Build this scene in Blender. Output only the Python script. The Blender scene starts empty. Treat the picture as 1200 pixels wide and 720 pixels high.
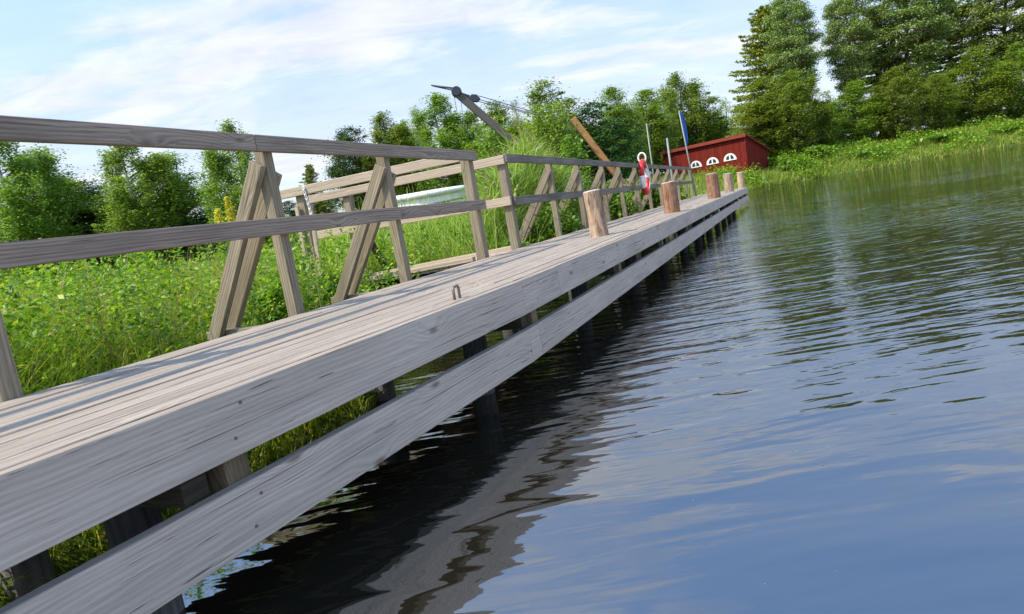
import bpy, bmesh, math, random
import numpy as np
from mathutils import Vector, Matrix

random.seed(7)
RNG = np.random.default_rng(11)
SC = bpy.context.scene
COL = SC.collection

# ------------------------------------------------------------------ camera
EYE = 1.10
ROLL, PITCH, FOC = math.radians(9.5), math.radians(7.9), 750.0      # focal length in pixels of a 1200 px wide frame
fw = Vector((0, math.cos(PITCH), -math.sin(PITCH)))
r0 = Vector((1, 0, 0)); u0 = r0.cross(fw)
CR = r0 * math.cos(ROLL) - u0 * math.sin(ROLL)
CU = r0 * math.sin(ROLL) + u0 * math.cos(ROLL)
cam_d = bpy.data.cameras.new('camera'); cam = bpy.data.objects.new('camera', cam_d); COL.objects.link(cam)
cam_d.sensor_fit = 'HORIZONTAL'; cam_d.sensor_width = 36.0; cam_d.lens = 36.0 * FOC / 1200.0
cam_d.clip_start = 0.05; cam_d.clip_end = 3000.0
M = Matrix((CR, CU, -fw)).transposed().to_4x4(); M.translation = Vector((0, 0, EYE))
cam.matrix_world = M
SC.camera = cam

# ------------------------------------------------------------------ sun and sky
SUN_EL = math.radians(51)
sun_to = Vector((-0.93 * math.cos(SUN_EL), -0.37 * math.cos(SUN_EL), math.sin(SUN_EL))).normalized()
sd = bpy.data.lights.new('sun', 'SUN'); sun = bpy.data.objects.new('sun', sd); COL.objects.link(sun)
sd.energy = 3.6; sd.angle = math.radians(0.7); sd.color = (1.0, 0.90, 0.72)
sun.rotation_euler = sun_to.to_track_quat('Z', 'Y').to_euler()
SC.view_settings.view_transform = 'Standard'
SC.view_settings.look = 'None'
SC.view_settings.gamma = 1.0
SC.view_settings.use_curve_mapping = False
SC.view_settings.exposure = 0.54

W = bpy.data.worlds.new('World'); SC.world = W; W.use_nodes = True
nt = W.node_tree; nt.nodes.clear()


class N:
    """a tiny node-tree builder"""
    def __init__(s, tree): s.t = tree
    def n(s, typ, **kw):
        nd = s.t.nodes.new(typ)
        ins = kw.pop('ins', {})
        for k, v in kw.items(): setattr(nd, k, v)
        for k, v in ins.items():
            if isinstance(v, bpy.types.NodeSocket): s.t.links.new(v, nd.inputs[k])
            else: nd.inputs[k].default_value = v
        return nd
    def math(s, op, a, b=None, c=None, clamp=False):
        ins = {0: a}
        if b is not None: ins[1] = b
        if c is not None: ins[2] = c
        return s.n('ShaderNodeMath', operation=op, use_clamp=clamp, ins=ins).outputs[0]
    def vec(s, op, a, b=None):
        ins = {0: a}
        if b is not None: ins[1] = b
        return s.n('ShaderNodeVectorMath', operation=op, ins=ins).outputs[0]
    def ramp(s, fac, stops, interp='LINEAR'):
        nd = s.n('ShaderNodeValToRGB', ins={0: fac}); cr = nd.color_ramp; cr.interpolation = interp
        while len(cr.elements) < len(stops): cr.elements.new(0.5)
        for e, (p, c) in zip(cr.elements, stops):
            e.position = p; e.color = (*c, 1) if len(c) == 3 else c
        return nd.outputs[0]
    def mix(s, fac, a, b, mode='MIX'):
        nd = s.n('ShaderNodeMix', data_type='RGBA', blend_type=mode)
        for i, v in ((0, fac), (6, a), (7, b)):
            if isinstance(v, bpy.types.NodeSocket): s.t.links.new(v, nd.inputs[i])
            else: nd.inputs[i].default_value = v if i == 0 else ((*v, 1) if len(v) == 3 else v)
        return nd.outputs[2]
    def noise(s, vec, scale, detail=3, rough=0.55, dist=0.0, dim='3D'):
        nd = s.n('ShaderNodeTexNoise', noise_dimensions=dim, ins={'Vector': vec, 'Scale': scale, 'Detail': detail, 'Roughness': rough, 'Distortion': dist})
        return nd.outputs[0]
    def mapr(s, v, a, b, c=0.0, d=1.0, smooth=False):
        nd = s.n('ShaderNodeMapRange', ins={0: v, 1: a, 2: b, 3: c, 4: d}, clamp=True)
        if smooth: nd.interpolation_type = 'SMOOTHSTEP'
        return nd.outputs[0]


w = N(nt)
sky = w.n('ShaderNodeTexSky', sky_type='NISHITA', sun_disc=False, sun_elevation=SUN_EL,
          sun_rotation=math.atan2(sun_to.x, sun_to.y), altitude=50, air_density=1.0, dust_density=1.2, ozone_density=2.2)
dirv = w.n('ShaderNodeTexCoord').outputs['Generated']
sep = w.n('ShaderNodeSeparateXYZ', ins={0: dirv})
zz = w.math('ADD', w.math('MAXIMUM', sep.outputs[2], 0.0), 0.16)
pl = w.n('ShaderNodeCombineXYZ', ins={0: w.math('DIVIDE', sep.outputs[0], zz), 1: w.math('DIVIDE', sep.outputs[1], zz), 2: 0.0}).outputs[0]
pl = w.n('ShaderNodeMapping', ins={'Vector': pl, 'Location': (3.4, 1.7, 0), 'Rotation': (0, 0, math.radians(8)), 'Scale': (0.62, 1.15, 1)}).outputs[0]
c1 = w.noise(pl, 1.15, 9, 0.56, 0.35)
c2 = w.noise(pl, 4.5, 7, 0.6, 0.5)
cl = w.math('ADD', w.math('MULTIPLY', c1, 0.8), w.math('MULTIPLY', c2, 0.2))
cov = w.mapr(cl, 0.415, 0.61, 0.0, 1.0, True)
low = w.mapr(sep.outputs[2], 0.03, 0.60, 0.62, 0.0)                   # thin veil towards the horizon
cov = w.math('MAXIMUM', w.math('MULTIPLY', cov, 0.90), low)
pl2 = w.n('ShaderNodeMapping', ins={'Vector': dirv, 'Location': (1.3, 0.4, 2.2), 'Scale': (3.0, 3.0, 8.5)}).outputs[0]
c3 = w.noise(pl2, 1.0, 8, 0.52, 0.2)
puff = w.math('MULTIPLY', w.mapr(c3, 0.50, 0.64, 0.0, 1.0, True), w.mapr(sep.outputs[2], 0.42, 0.24, 0.0, 1.0, True))
cov = w.math('MAXIMUM', cov, w.math('MULTIPLY', puff, 0.70))
shade = w.mapr(c2, 0.3, 0.75, 0.80, 1.06)
ccol = w.mix(1.0, (4.75, 4.85, 5.1), w.n('ShaderNodeCombineColor', ins={0: shade, 1: shade, 2: shade}).outputs[0], 'MULTIPLY')
skyc = w.mix(1.0, sky.outputs[0], w.mix(w.mapr(sep.outputs[2], 0.15, 0.60), (1.06, 1.05, 1.12), (1.55, 1.85, 2.05)), 'MULTIPLY')
cov = w.math('MULTIPLY', cov, w.mapr(sep.outputs[2], 0.30, 0.65, 1.0, 0.35))                # thinner cloud overhead
fin = w.mix(cov, skyc, ccol)
bg = w.n('ShaderNodeBackground', ins={'Color': fin, 'Strength': 0.15})
ow = w.n('ShaderNodeOutputWorld', ins={'Surface': bg.outputs[0]})


# ------------------------------------------------------------------ measuring helpers (survey of the place from the camera station)
def ray(px, py):
    return fw + CR * ((px - 600) / FOC) + CU * ((360 - py) / FOC)
def on_z(px, py, z):
    d = ray(px, py); return Vector((0, 0, EYE)) + d * ((z - EYE) / d.z)
def at_y(px, py, Y):
    d = ray(px, py); return Vector((0, 0, EYE)) + d * (Y / d.y)


# ------------------------------------------------------------------ materials
def new_mat(name):
    m = bpy.data.materials.new(name); m.use_nodes = True
    t = m.node_tree; t.nodes.clear()
    return m, N(t)
def finish(m, b, col, rough=0.7, bump=None, dist=0.002, strength=1.0, spec=0.3, metal=0.0):
    p = b.n('ShaderNodeBsdfPrincipled')
    def setv(k, v):
        if isinstance(v, bpy.types.NodeSocket): b.t.links.new(v, p.inputs[k])
        elif k == 'Base Color': p.inputs[k].default_value = (*v, 1)
        else: p.inputs[k].default_value = v
    setv('Base Color', col); setv('Roughness', rough); setv('Specular IOR Level', spec); setv('Metallic', metal)
    if bump is not None:
        bn = b.n('ShaderNodeBump', ins={'Height': bump, 'Distance': dist, 'Strength': strength})
        b.t.links.new(bn.outputs[0], p.inputs['Normal'])
    o = b.n('ShaderNodeOutputMaterial'); b.t.links.new(p.outputs[0], o.inputs[0])
    return p


def wood(name, light, dark, knot=0.5, crack=0.6, blotch=0.35, green=0.0, rough=0.8, dirt=(0.05, 0.042, 0.035), ring=0.17):
    """weathered board: U runs along the board in metres, V across it; every board has its own offset"""
    m, b = new_mat(name)
    uv = b.n('ShaderNodeUVMap', uv_map='UVMap').outputs[0]
    su = b.n('ShaderNodeSeparateXYZ', ins={0: uv}); u, v = su.outputs[0], su.outputs[1]
    def cmb(a, c): return b.n('ShaderNodeCombineXYZ', ins={0: b.math('MULTIPLY', u, a), 1: b.math('MULTIPLY', v, c), 2: 0.0}).outputs[0]
    vor = b.n('ShaderNodeTexVoronoi', voronoi_dimensions='2D', feature='F1', ins={'Vector': cmb(2.0, 5.5), 'Scale': 1.0, 'Randomness': 1.0})
    gate = b.mapr(b.n('ShaderNodeSeparateColor', ins={0: vor.outputs['Color']}).outputs[0], 0.60, 0.62, 1.5, 0.0)
    d = b.math('ADD', vor.outputs['Distance'], gate)
    kd = b.math('MULTIPLY', d, d)
    pull = b.math('EXPONENT', b.math('MULTIPLY', kd, -15.0))
    warp = b.noise(cmb(0.9, 7.0), 1.0, 2, 0.5)
    phase = b.math('ADD', b.math('MULTIPLY', v, 330.0), b.math('ADD', b.math('ADD', b.math('MULTIPLY', warp, 26.0), b.math('MULTIPLY', b.noise(cmb(6.0, 22.0), 1.0, 2, 0.6), 5.0)), b.math('MULTIPLY', pull, 15.0)))
    rings = b.math('MULTIPLY_ADD', b.math('SINE', phase), 0.5, 0.5)
    fine = b.noise(cmb(5.0, 260.0), 1.0, 4, 0.6)
    mid = b.noise(cmb(1.6, 38.0), 1.0, 4, 0.6)
    bl = b.noise(cmb(1.1, 4.0), 1.0, 4, 0.6)
    g = b.math('ADD', b.math('MULTIPLY', fine, 0.45), b.math('ADD', b.math('MULTIPLY', mid, 0.45), b.math('MULTIPLY', rings, ring)))
    col = b.mix(b.mapr(g, 0.34 + ring * .25, 0.62 + ring * .6), dark, light)
    col = b.mix(b.math('MULTIPLY', b.mapr(bl, 0.42, 0.72), blotch), col, tuple(x * 0.5 for x in dark))
    ph2 = b.noise(cmb(2.2, 70.0), 1.0, 3, 0.7, 0.3)
    ck = b.mapr(ph2, 0.655, 0.70)
    col = b.mix(b.math('MULTIPLY', ck, crack), col, dirt)
    ph3 = b.noise(cmb(0.8, 120.0), 1.0, 2, 0.6, 0.15)
    ck2 = b.mapr(ph3, 0.665, 0.69)
    col = b.mix(b.math('MULTIPLY', ck2, crack), col, dirt)
    kn = b.math('MULTIPLY', b.mapr(d, 0.02, 0.11, 1.0, 0.0, True), knot)
    col = b.mix(kn, col, (0.07, 0.045, 0.03))
    if green > 0:
        gg = b.noise(cmb(2.0, 9.0), 1.0, 5, 0.7)
        col = b.mix(b.math('MULTIPLY', b.mapr(gg, 0.45, 0.7), green), col, (0.10, 0.105, 0.05))
    hb = b.math('SUBTRACT', b.math('ADD', b.math('MULTIPLY', fine, 0.5), b.math('MULTIPLY', rings, 0.25)), b.math('ADD', b.math('MULTIPLY', b.math('MAXIMUM', ck, ck2), 1.2), b.math('MULTIPLY', kn, -0.2)))
    finish(m, b, col, rough, hb, 0.0025, 0.9, 0.25)
    return m


MAT = {}
MAT['deck'] = wood('deck_wood', (0.47, 0.395, 0.315), (0.25, 0.205, 0.16), 0.25, 0.6, 0.30)
MAT['fascia'] = wood('fascia_wood', (0.66, 0.555, 0.45), (0.43, 0.355, 0.285), 0.6, 0.7, 0.30, ring=0.13)
MAT['rail'] = wood('rail_wood', (0.43, 0.35, 0.275), (0.20, 0.16, 0.125), 0.5, 0.6, 0.45)
MAT['railfar'] = wood('lichen_rail_wood', (0.31, 0.275, 0.235), (0.13, 0.115, 0.10), 0.4, 0.8, 0.75, 0.25)
MAT['post'] = wood('post_wood', (0.41, 0.345, 0.245), (0.19, 0.155, 0.105), 0.4, 0.6, 0.40, 0.35)
MAT['fresh'] = wood('gangway_wood', (0.56, 0.455, 0.345), (0.36, 0.285, 0.21), 0.45, 0.35, 0.18)
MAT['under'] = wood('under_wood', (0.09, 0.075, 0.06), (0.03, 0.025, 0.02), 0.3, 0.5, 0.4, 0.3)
MAT['pile'] = wood('wet_pile_wood', (0.17, 0.165, 0.165), (0.08, 0.078, 0.08), 0.1, 0.5, 0.4, 0.2)
MAT['block'] = wood('block_wood', (0.30, 0.24, 0.16), (0.15, 0.11, 0.07), 0.3, 0.5, 0.4, 0.3)
MAT['timber'] = wood('orange_timber', (0.60, 0.31, 0.14), (0.42, 0.19, 0.07), 0.3, 0.3, 0.15)
MAT['jib'] = wood('jib_wood', (0.19, 0.17, 0.145), (0.075, 0.066, 0.058), 0.2, 0.4, 0.4)


def flat(name, col, rough=0.5, var=0.12, scale=14.0, metal=0.0, spec=0.4, bump=0.0008):
    m, b = new_mat(name)
    co = b.n('ShaderNodeTexCoord').outputs['Object']
    nz = b.noise(co, scale, 5, 0.65)
    c = b.mix(b.mapr(nz, 0.3, 0.7), tuple(x * (1 - var) for x in col), tuple(min(1, x * (1 + var)) for x in col))
    finish(m, b, c, rough, nz, bump, 0.6, spec, metal)
    return m


MAT['iron'] = flat('galvanised_iron', (0.22, 0.18, 0.14), 0.55, 0.35, 60, 0.6)
MAT['dark_iron'] = flat('dark_iron', (0.045, 0.055, 0.065), 0.5, 0.25, 20, 0.3)
MAT['cable'] = flat('steel_cable', (0.16, 0.17, 0.19), 0.5, 0.1, 20, 0.3)
MAT['white'] = flat('white_paint', (0.78, 0.78, 0.77), 0.4, 0.06, 9)
MAT['hull'] = flat('white_gelcoat', (0.80, 0.77, 0.71), 0.6, 0.06, 3)
MAT['red'] = flat('red_plastic', (0.60, 0.028, 0.022), 0.4, 0.08, 8)
MAT['pole'] = flat('pale_pole', (0.26, 0.29, 0.26), 0.45, 0.12, 10)
MAT['blue'] = flat('blue_cloth', (0.035, 0.10, 0.36), 0.8, 0.15, 12)
MAT['glass'] = flat('dark_glass', (0.03, 0.05, 0.055), 0.12, 0.1, 5, 0, 0.6, 0.0)
MAT['roofred'] = flat('red_roofing', (0.22, 0.030, 0.020), 0.75, 0.18, 3)
MAT['boatin'] = flat('boat_interior', (0.40, 0.40, 0.38), 0.6, 0.1, 6)
MAT['concrete'] = flat('stone_footing', (0.33, 0.31, 0.28), 0.9, 0.2, 6)


def mat_shed():
    m, b = new_mat('falu_red_boards')
    uv = b.n('ShaderNodeUVMap', uv_map='UVMap').outputs[0]
    su = b.n('ShaderNodeSeparateXYZ', ins={0: uv}); u, v = su.outputs[0], su.outputs[1]
    bu = b.math('MULTIPLY', u, 1 / 0.145)
    fr = b.math('FRACT', bu); fl = b.math('FLOOR', bu)
    wn = b.n('ShaderNodeTexWhiteNoise', noise_dimensions='1D', ins={'W': fl}).outputs[0]
    st = b.noise(b.n('ShaderNodeCombineXYZ', ins={0: b.math('MULTIPLY', u, 30), 1: b.math('MULTIPLY', v, 1.4), 2: 0.0}).outputs[0], 1.0, 4, 0.65)
    c = b.mix(b.mapr(b.math('ADD', b.math('MULTIPLY', st, 0.7), b.math('MULTIPLY', wn, 0.3)), 0.25, 0.75), (0.10, 0.011, 0.007), (0.22, 0.026, 0.016))
    gr = b.math('GREATER_THAN', b.math('ABSOLUTE', b.math('SUBTRACT', fr, 0.5)), 0.44)
    h = b.math('SUBTRACT', 1.0, gr)
    finish(m, b, c, 0.85, h, 0.02, 0.8, 0.15)
    return m
MAT['shed'] = mat_shed()


def mat_log(name, light, dark, grey):
    m, b = new_mat(name)
    co = b.n('ShaderNodeTexCoord').outputs['Object']
    s = b.n('ShaderNodeMapping', ins={'Vector': co, 'Scale': (22, 22, 3.2)}).outputs[0]
    a = b.noise(s, 1.0, 6, 0.65, 0.6)
    q = b.noise(co, 9.0, 4, 0.6)
    c = b.mix(b.mapr(a, 0.38, 0.60), dark, light)
    c = b.mix(b.math('MULTIPLY', b.mapr(q, 0.45, 0.75), 0.6), c, grey)
    s2 = b.n('ShaderNodeMapping', ins={'Vector': co, 'Scale': (55, 55, 4)}).outputs[0]
    cr = b.mapr(b.noise(s2, 1.0, 3, 0.6), 0.63, 0.68)
    c = b.mix(b.math('MULTIPLY', cr, 0.75), c, (0.05, 0.03, 0.02))
    finish(m, b, c, 0.85, b.math('SUBTRACT', a, b.math('MULTIPLY', cr, 0.6)), 0.012, 0.8, 0.2)
    return m
MAT['log_tan'] = mat_log('tan_log', (0.50, 0.36, 0.24), (0.20, 0.125, 0.08), (0.34, 0.29, 0.25))
MAT['log_red'] = mat_log('red_bark_log', (0.36, 0.185, 0.105), (0.14, 0.062, 0.037), (0.36, 0.27, 0.20))
MAT['log_pale'] = mat_log('pale_log', (0.58, 0.42, 0.25), (0.34, 0.22, 0.12), (0.42, 0.33, 0.23))
MAT['endgrain'] = flat('log_end_grain', (0.50, 0.43, 0.34), 0.9, 0.25, 60)


def mat_leaf(name, cols, trans=0.35, rough=0.55, hue=0.05):
    m, b = new_mat(name)
    rnd = b.n('ShaderNodeNewGeometry').outputs['Random Per Island']
    n = len(cols)
    c = b.ramp(rnd, [(i / max(1, n - 1), x) for i, x in enumerate(cols)])
    oi = b.n('ShaderNodeObjectInfo').outputs['Random']
    hs = b.n('ShaderNodeHueSaturation', ins={'Hue': b.mapr(oi, 0, 1, 0.5 - hue * 0.35, 0.5 + hue * 0.25), 'Saturation': 1.0, 'Value': b.mapr(oi, 0, 1, 0.85, 1.15), 'Color': c})
    c = hs.outputs[0]
    p = b.n('ShaderNodeBsdfPrincipled', ins={'Base Color': c, 'Roughness': rough, 'Specular IOR Level': 0.3})
    tr = b.n('ShaderNodeBsdfTranslucent', ins={'Color': b.mix(1.0, c, (1.25, 1.35, 0.55), 'MULTIPLY')})
    ms = b.n('ShaderNodeMixShader', ins={0: trans, 1: p.outputs[0], 2: tr.outputs[0]})
    o = b.n('ShaderNodeOutputMaterial', ins={0: ms.outputs[0]})
    return m
MAT['birch_leaf'] = mat_leaf('birch_leaves', [(0.122, 0.184, 0.030), (0.205, 0.304, 0.045), (0.300, 0.412, 0.068)])
MAT['maple_leaf'] = mat_leaf('dark_broad_leaves', [(0.033, 0.076, 0.019), (0.062, 0.133, 0.030), (0.103, 0.189, 0.045)], 0.2)
MAT['alder_leaf'] = mat_leaf('alder_leaves', [(0.119, 0.186, 0.024), (0.201, 0.298, 0.038), (0.331, 0.420, 0.061)])
MAT['spruce_leaf'] = mat_leaf('spruce_needles', [(0.150, 0.225, 0.037), (0.275, 0.348, 0.048), (0.426, 0.471, 0.065)], 0.15)
MAT['pine_leaf'] = mat_leaf('pine_needles', [(0.109, 0.168, 0.048), (0.200, 0.266, 0.068), (0.308, 0.365, 0.087)], 0.15)
MAT['grass'] = mat_leaf('grass_blades', [(0.101, 0.172, 0.015), (0.169, 0.277, 0.022), (0.288, 0.370, 0.035), (0.506, 0.396, 0.089)], 0.4, 0.5, 0.0)
MAT['bank_grass'] = mat_leaf('bank_grass_blades', [(0.115, 0.198, 0.022), (0.201, 0.310, 0.033), (0.316, 0.396, 0.055), (0.431, 0.370, 0.121)], 0.4, 0.5, 0.0)
MAT['weed'] = mat_leaf('weed_leaves', [(0.070, 0.162, 0.013), (0.140, 0.281, 0.020), (0.246, 0.414, 0.032), (0.421, 0.503, 0.045)], 0.4, 0.45, 0.0)
MAT['reed'] = mat_leaf('reed_leaves', [(0.112, 0.206, 0.031), (0.224, 0.365, 0.048), (0.374, 0.506, 0.095), (0.524, 0.570, 0.159)], 0.35, 0.4, 0.0)
MAT['dry'] = mat_leaf('dry_reed', [(0.22, 0.16, 0.08), (0.34, 0.26, 0.14), (0.42, 0.34, 0.2)], 0.25, 0.7, 0.0)
MAT['bush'] = mat_leaf('bush_leaves', [(0.067, 0.153, 0.015), (0.142, 0.261, 0.025), (0.247, 0.360, 0.045)], 0.4, 0.45, 0.0)
MAT['yellow'] = mat_leaf('yellow_flowers', [(0.55, 0.50, 0.05), (0.70, 0.62, 0.08)], 0.3, 0.6, 0.0)
MAT['petal'] = mat_leaf('white_flowers', [(0.62, 0.62, 0.52), (0.75, 0.75, 0.68)], 0.3, 0.6, 0.0)


def mat_bark(name, c1, c2, sc=6.0):
    m, b = new_mat(name)
    co = b.n('ShaderNodeTexCoord').outputs['Object']
    s = b.n('ShaderNodeMapping', ins={'Vector': co, 'Scale': (sc, sc, sc * 0.35)}).outputs[0]
    a = b.noise(s, 1.0, 5, 0.65)
    finish(m, b, b.mix(b.mapr(a, 0.4, 0.62), c1, c2), 0.9, a, 0.03, 0.8, 0.15)
    return m
MAT['bark'] = mat_bark('grey_bark', (0.06, 0.05, 0.04), (0.17, 0.15, 0.12))
MAT['birch_bark'] = mat_bark('birch_bark', (0.08, 0.075, 0.07), (0.55, 0.53, 0.49), 2.5)
MAT['pine_bark'] = mat_bark('pine_bark', (0.13, 0.075, 0.045), (0.30, 0.16, 0.085))


def mat_ground():
    m, b = new_mat('grassy_soil')
    co = b.n('ShaderNodeTexCoord').outputs['Object']
    a = b.noise(co, 0.5, 6, 0.6); c = b.noise(co, 5.0, 6, 0.7)
    col = b.mix(b.mapr(a, 0.35, 0.65), (0.07, 0.11, 0.022), (0.11, 0.16, 0.03))
    col = b.mix(b.mapr(c, 0.5, 0.75), col, (0.09, 0.07, 0.035))
    pz = b.n('ShaderNodeSeparateXYZ', ins={0: b.n('ShaderNodeNewGeometry').outputs['Position']}).outputs[2]
    col = b.mix(b.mapr(pz, -0.05, 0.07, 1.0, 0.0), col, (0.035, 0.028, 0.016))
    finish(m, b, col, 0.95, c, 0.05, 0.8, 0.1)
    return m
MAT['ground'] = mat_ground()


def mat_water():
    m, b = new_mat('lake_water')
    co = b.n('ShaderNodeNewGeometry').outputs['Position']
    sx = b.n('ShaderNodeSeparateXYZ', ins={0: co})
    calm = b.noise(co, 0.22, 2, 0.5)
    def mp(rot, sc, loc=(0, 0, 0)):
        return b.n('ShaderNodeMapping', ins={'Vector': co, 'Rotation': (0, 0, math.radians(rot)), 'Scale': sc, 'Location': loc}).outputs[0]
    n1 = b.noise(mp(8, (0.5, 1.7, 1)), 1.0, 1, 0.45, 0.3)            # long low swell
    n2 = b.noise(mp(-4, (1.3, 5.2, 1)), 1.0, 1, 0.5, 0.5)           # ripples
    n3 = b.noise(mp(12, (4.0, 13.0, 1)), 1.0, 2, 0.5, 0.2)           # fine wind ripples
    # wind reaches the open water beyond a few metres, the near water is smoother
    wind = b.mapr(sx.outputs[1], 1.8, 7.0, 0.10, 1.0)
    wind = b.math('MULTIPLY', wind, b.mapr(calm, 0.35, 0.65, 0.45, 1.2))
    h = b.math('ADD', b.math('MULTIPLY', n1, 0.014),
        b.math('ADD', b.math('MULTIPLY', n2, b.math('MULTIPLY_ADD', wind, 0.023, 0.0070)), b.math('MULTIPLY', n3, b.math('MULTIPLY', wind, 0.013))))
    bn = b.n('ShaderNodeBump', ins={'Height': h, 'Distance': 1.0, 'Strength': 1.0})
    p = b.n('ShaderNodeBsdfPrincipled', ins={'Base Color': (0.016, 0.014, 0.009, 1), 'Roughness': 0.02, 'IOR': 3.5, 'Normal': bn.outputs[0]})
    o = b.n('ShaderNodeOutputMaterial', ins={0: p.outputs[0]})
    return m
MAT['water'] = mat_water()


# ------------------------------------------------------------------ mesh helpers
class MB:
    def __init__(s): s.v = []; s.f = []; s.uv = []; s.mi = []
    def face(s, idx, uvs, mi=0): s.f.append(idx); s.uv.append(uvs); s.mi.append(mi)
    def beam(s, a, b, w, h, up=(0, 0, 1), mi=0, w2=None, h2=None, topmi=None):
        """a board from a to b (centre line), w across, h along 'up'"""
        a, b = Vector(a), Vector(b); d = b - a; L = d.length; d.normalize()
        up = Vector(up); side = d.cross(up).normalized(); up = side.cross(d).normalized()
        w2 = w if w2 is None else w2; h2 = h if h2 is None else h2
        o = len(s.v)
        for p, ww, hh in ((a, w, h), (b, w2, h2)):
            for sx, sz in ((-1, -1), (1, -1), (1, 1), (-1, 1)):
                s.v.append(p + side * sx * ww / 2 + up * sz * hh / 2)
        U, V = random.uniform(0, 80), random.uniform(0, 80)
        acc = 0.0
        for i, wd in ((0, w), (1, h), (2, w), (3, h)):
            j = (i + 1) % 4
            s.face((o + i, o + j, o + 4 + j, o + 4 + i), ((U, V + acc), (U, V + acc + wd), (U + L, V + acc + wd), (U + L, V + acc)), topmi if (topmi is not None and i == 2) else mi)
            acc += wd
        s.face((o + 3, o + 2, o + 1, o), ((U, V), (U + .02, V), (U + .02, V + h), (U, V + h)), mi)
        s.face((o + 4, o + 5, o + 6, o + 7), ((U, V), (U + .02, V), (U + .02, V + h), (U, V + h)), mi)
        return s
    def tube(s, pts, radii, n=8, mi=0, cap=True):
        pts = [Vector(p) for p in pts]
        if not hasattr(radii, '__len__'): radii = [radii] * len(pts)
        o = len(s.v); ref = None; acc = 0.0; us = []
        for i, p in enumerate(pts):
            d = (pts[min(i + 1, len(pts) - 1)] - pts[max(i - 1, 0)]).normalized()
            if ref is None: ref = d.orthogonal().normalized()
            ref = (ref - d * ref.dot(d)).normalized(); q = d.cross(ref)
            if i: acc += (p - pts[i - 1]).length
            us.append(acc)
            for k in range(n):
                an = 2 * math.pi * k / n
                s.v.append(p + (ref * math.cos(an) + q * math.sin(an)) * radii[i])
        U = random.uniform(0, 50)
        for i in range(len(pts) - 1):
            for k in range(n):
                k2 = (k + 1) % n
                v0, v1 = k * .02, (k + 1) * .02
                s.face((o + i * n + k, o + i * n + k2, o + (i + 1) * n + k2, o + (i + 1) * n + k), ((U + us[i], v0), (U + us[i], v1), (U + us[i + 1], v1), (U + us[i + 1], v0)), mi)
        if cap:
            s.face(tuple(o + k for k in reversed(range(n))), tuple((0, 0) for _ in range(n)), mi)
            e = o + (len(pts) - 1) * n
            s.face(tuple(e + k for k in range(n)), tuple((0, 0) for _ in range(n)), mi)
        return s
    def quad(s, a, b, c, d, mi=0, uvs=None):
        o = len(s.v); s.v += [Vector(a), Vector(b), Vector(c), Vector(d)]
        s.face((o, o + 1, o + 2, o + 3), uvs or ((0, 0), (1, 0), (1, 1), (0, 1)), mi); return s
    def build(s, name, mats, parent=None, smooth=False, bevel=0.0, origin=None, weld=False):
        me = bpy.data.meshes.new(name)
        off = Vector(origin) if origin is not None else Vector((0, 0, 0))
        me.from_pydata([tuple(v - off) for v in s.v], [], s.f)
        ul = me.uv_layers.new(name='UVMap')
        flatuv = [c for fu in s.uv for q in fu for c in q]
        ul.data.foreach_set('uv', flatuv)
        for m in (mats if isinstance(mats, (list, tuple)) else [mats]): me.materials.append(m)
        me.polygons.foreach_set('material_index', s.mi)
        if smooth: me.polygons.foreach_set('use_smooth', [True] * len(s.f))
        me.update()
        if weld:
            bb = bmesh.new(); bb.from_mesh(me); bmesh.ops.remove_doubles(bb, verts=bb.verts, dist=.002); bmesh.ops.recalc_face_normals(bb, faces=bb.faces); bb.to_mesh(me); bb.free()
            if smooth: me.polygons.foreach_set('use_smooth', [True] * len(me.polygons))
        o = bpy.data.objects.new(name, me); COL.objects.link(o)
        if parent is not None:
            o.parent = parent; o.location = off - parent.location if origin is None else off - parent.location
            if origin is None: o.location = -parent.location
        else: o.location = off
        if bevel > 0:
            bv = o.modifiers.new('edges', 'BEVEL'); bv.width = bevel; bv.segments = 1; bv.limit_method = 'ANGLE'
        return o


def tag(o, label=None, cat=None, group=None, kind=None):
    if label: o['label'] = label
    if cat: o['category'] = cat
    if group: o['group'] = group
    if kind: o['kind'] = kind
    return o
def thing(name, label, cat, loc=(0, 0, 0), group=None):
    o = bpy.data.objects.new(name, None); COL.objects.link(o); o.location = loc; o.empty_display_size = 0.2
    return tag(o, label, cat, group)
def copy_thing(o, loc, rz=0.0, scale=(1, 1, 1)):
    c = o.copy(); COL.objects.link(c); c.location = loc; c.rotation_euler = (0, 0, rz); c.scale = scale
    for ch in list(o.children):
        k = ch.copy(); COL.objects.link(k); k.parent = c
    return c
def np_mesh(name, V, F, mat, parent=None, smooth=False, mi=None):
    """V (n,3) and F (m,k) with a constant face size k"""
    me = bpy.data.meshes.new(name); V = np.asarray(V, dtype=np.float32); F = np.asarray(F, dtype=np.int32); k = F.shape[1]
    me.vertices.add(len(V)); me.vertices.foreach_set('co', V.ravel())
    me.loops.add(F.size); me.loops.foreach_set('vertex_index', F.ravel())
    me.polygons.add(len(F)); me.polygons.foreach_set('loop_start', np.arange(0, F.size, k, dtype=np.int32))
    for m in (mat if isinstance(mat, (list, tuple)) else [mat]): me.materials.append(m)
    if mi is not None: me.polygons.foreach_set('material_index', np.asarray(mi, dtype=np.int32))
    if smooth: me.polygons.foreach_set('use_smooth', np.ones(len(F), dtype=bool))
    me.update(calc_edges=True); me.validate()
    o = bpy.data.objects.new(name, me); COL.objects.link(o)
    if parent is not None: o.parent = parent
    return o


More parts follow.
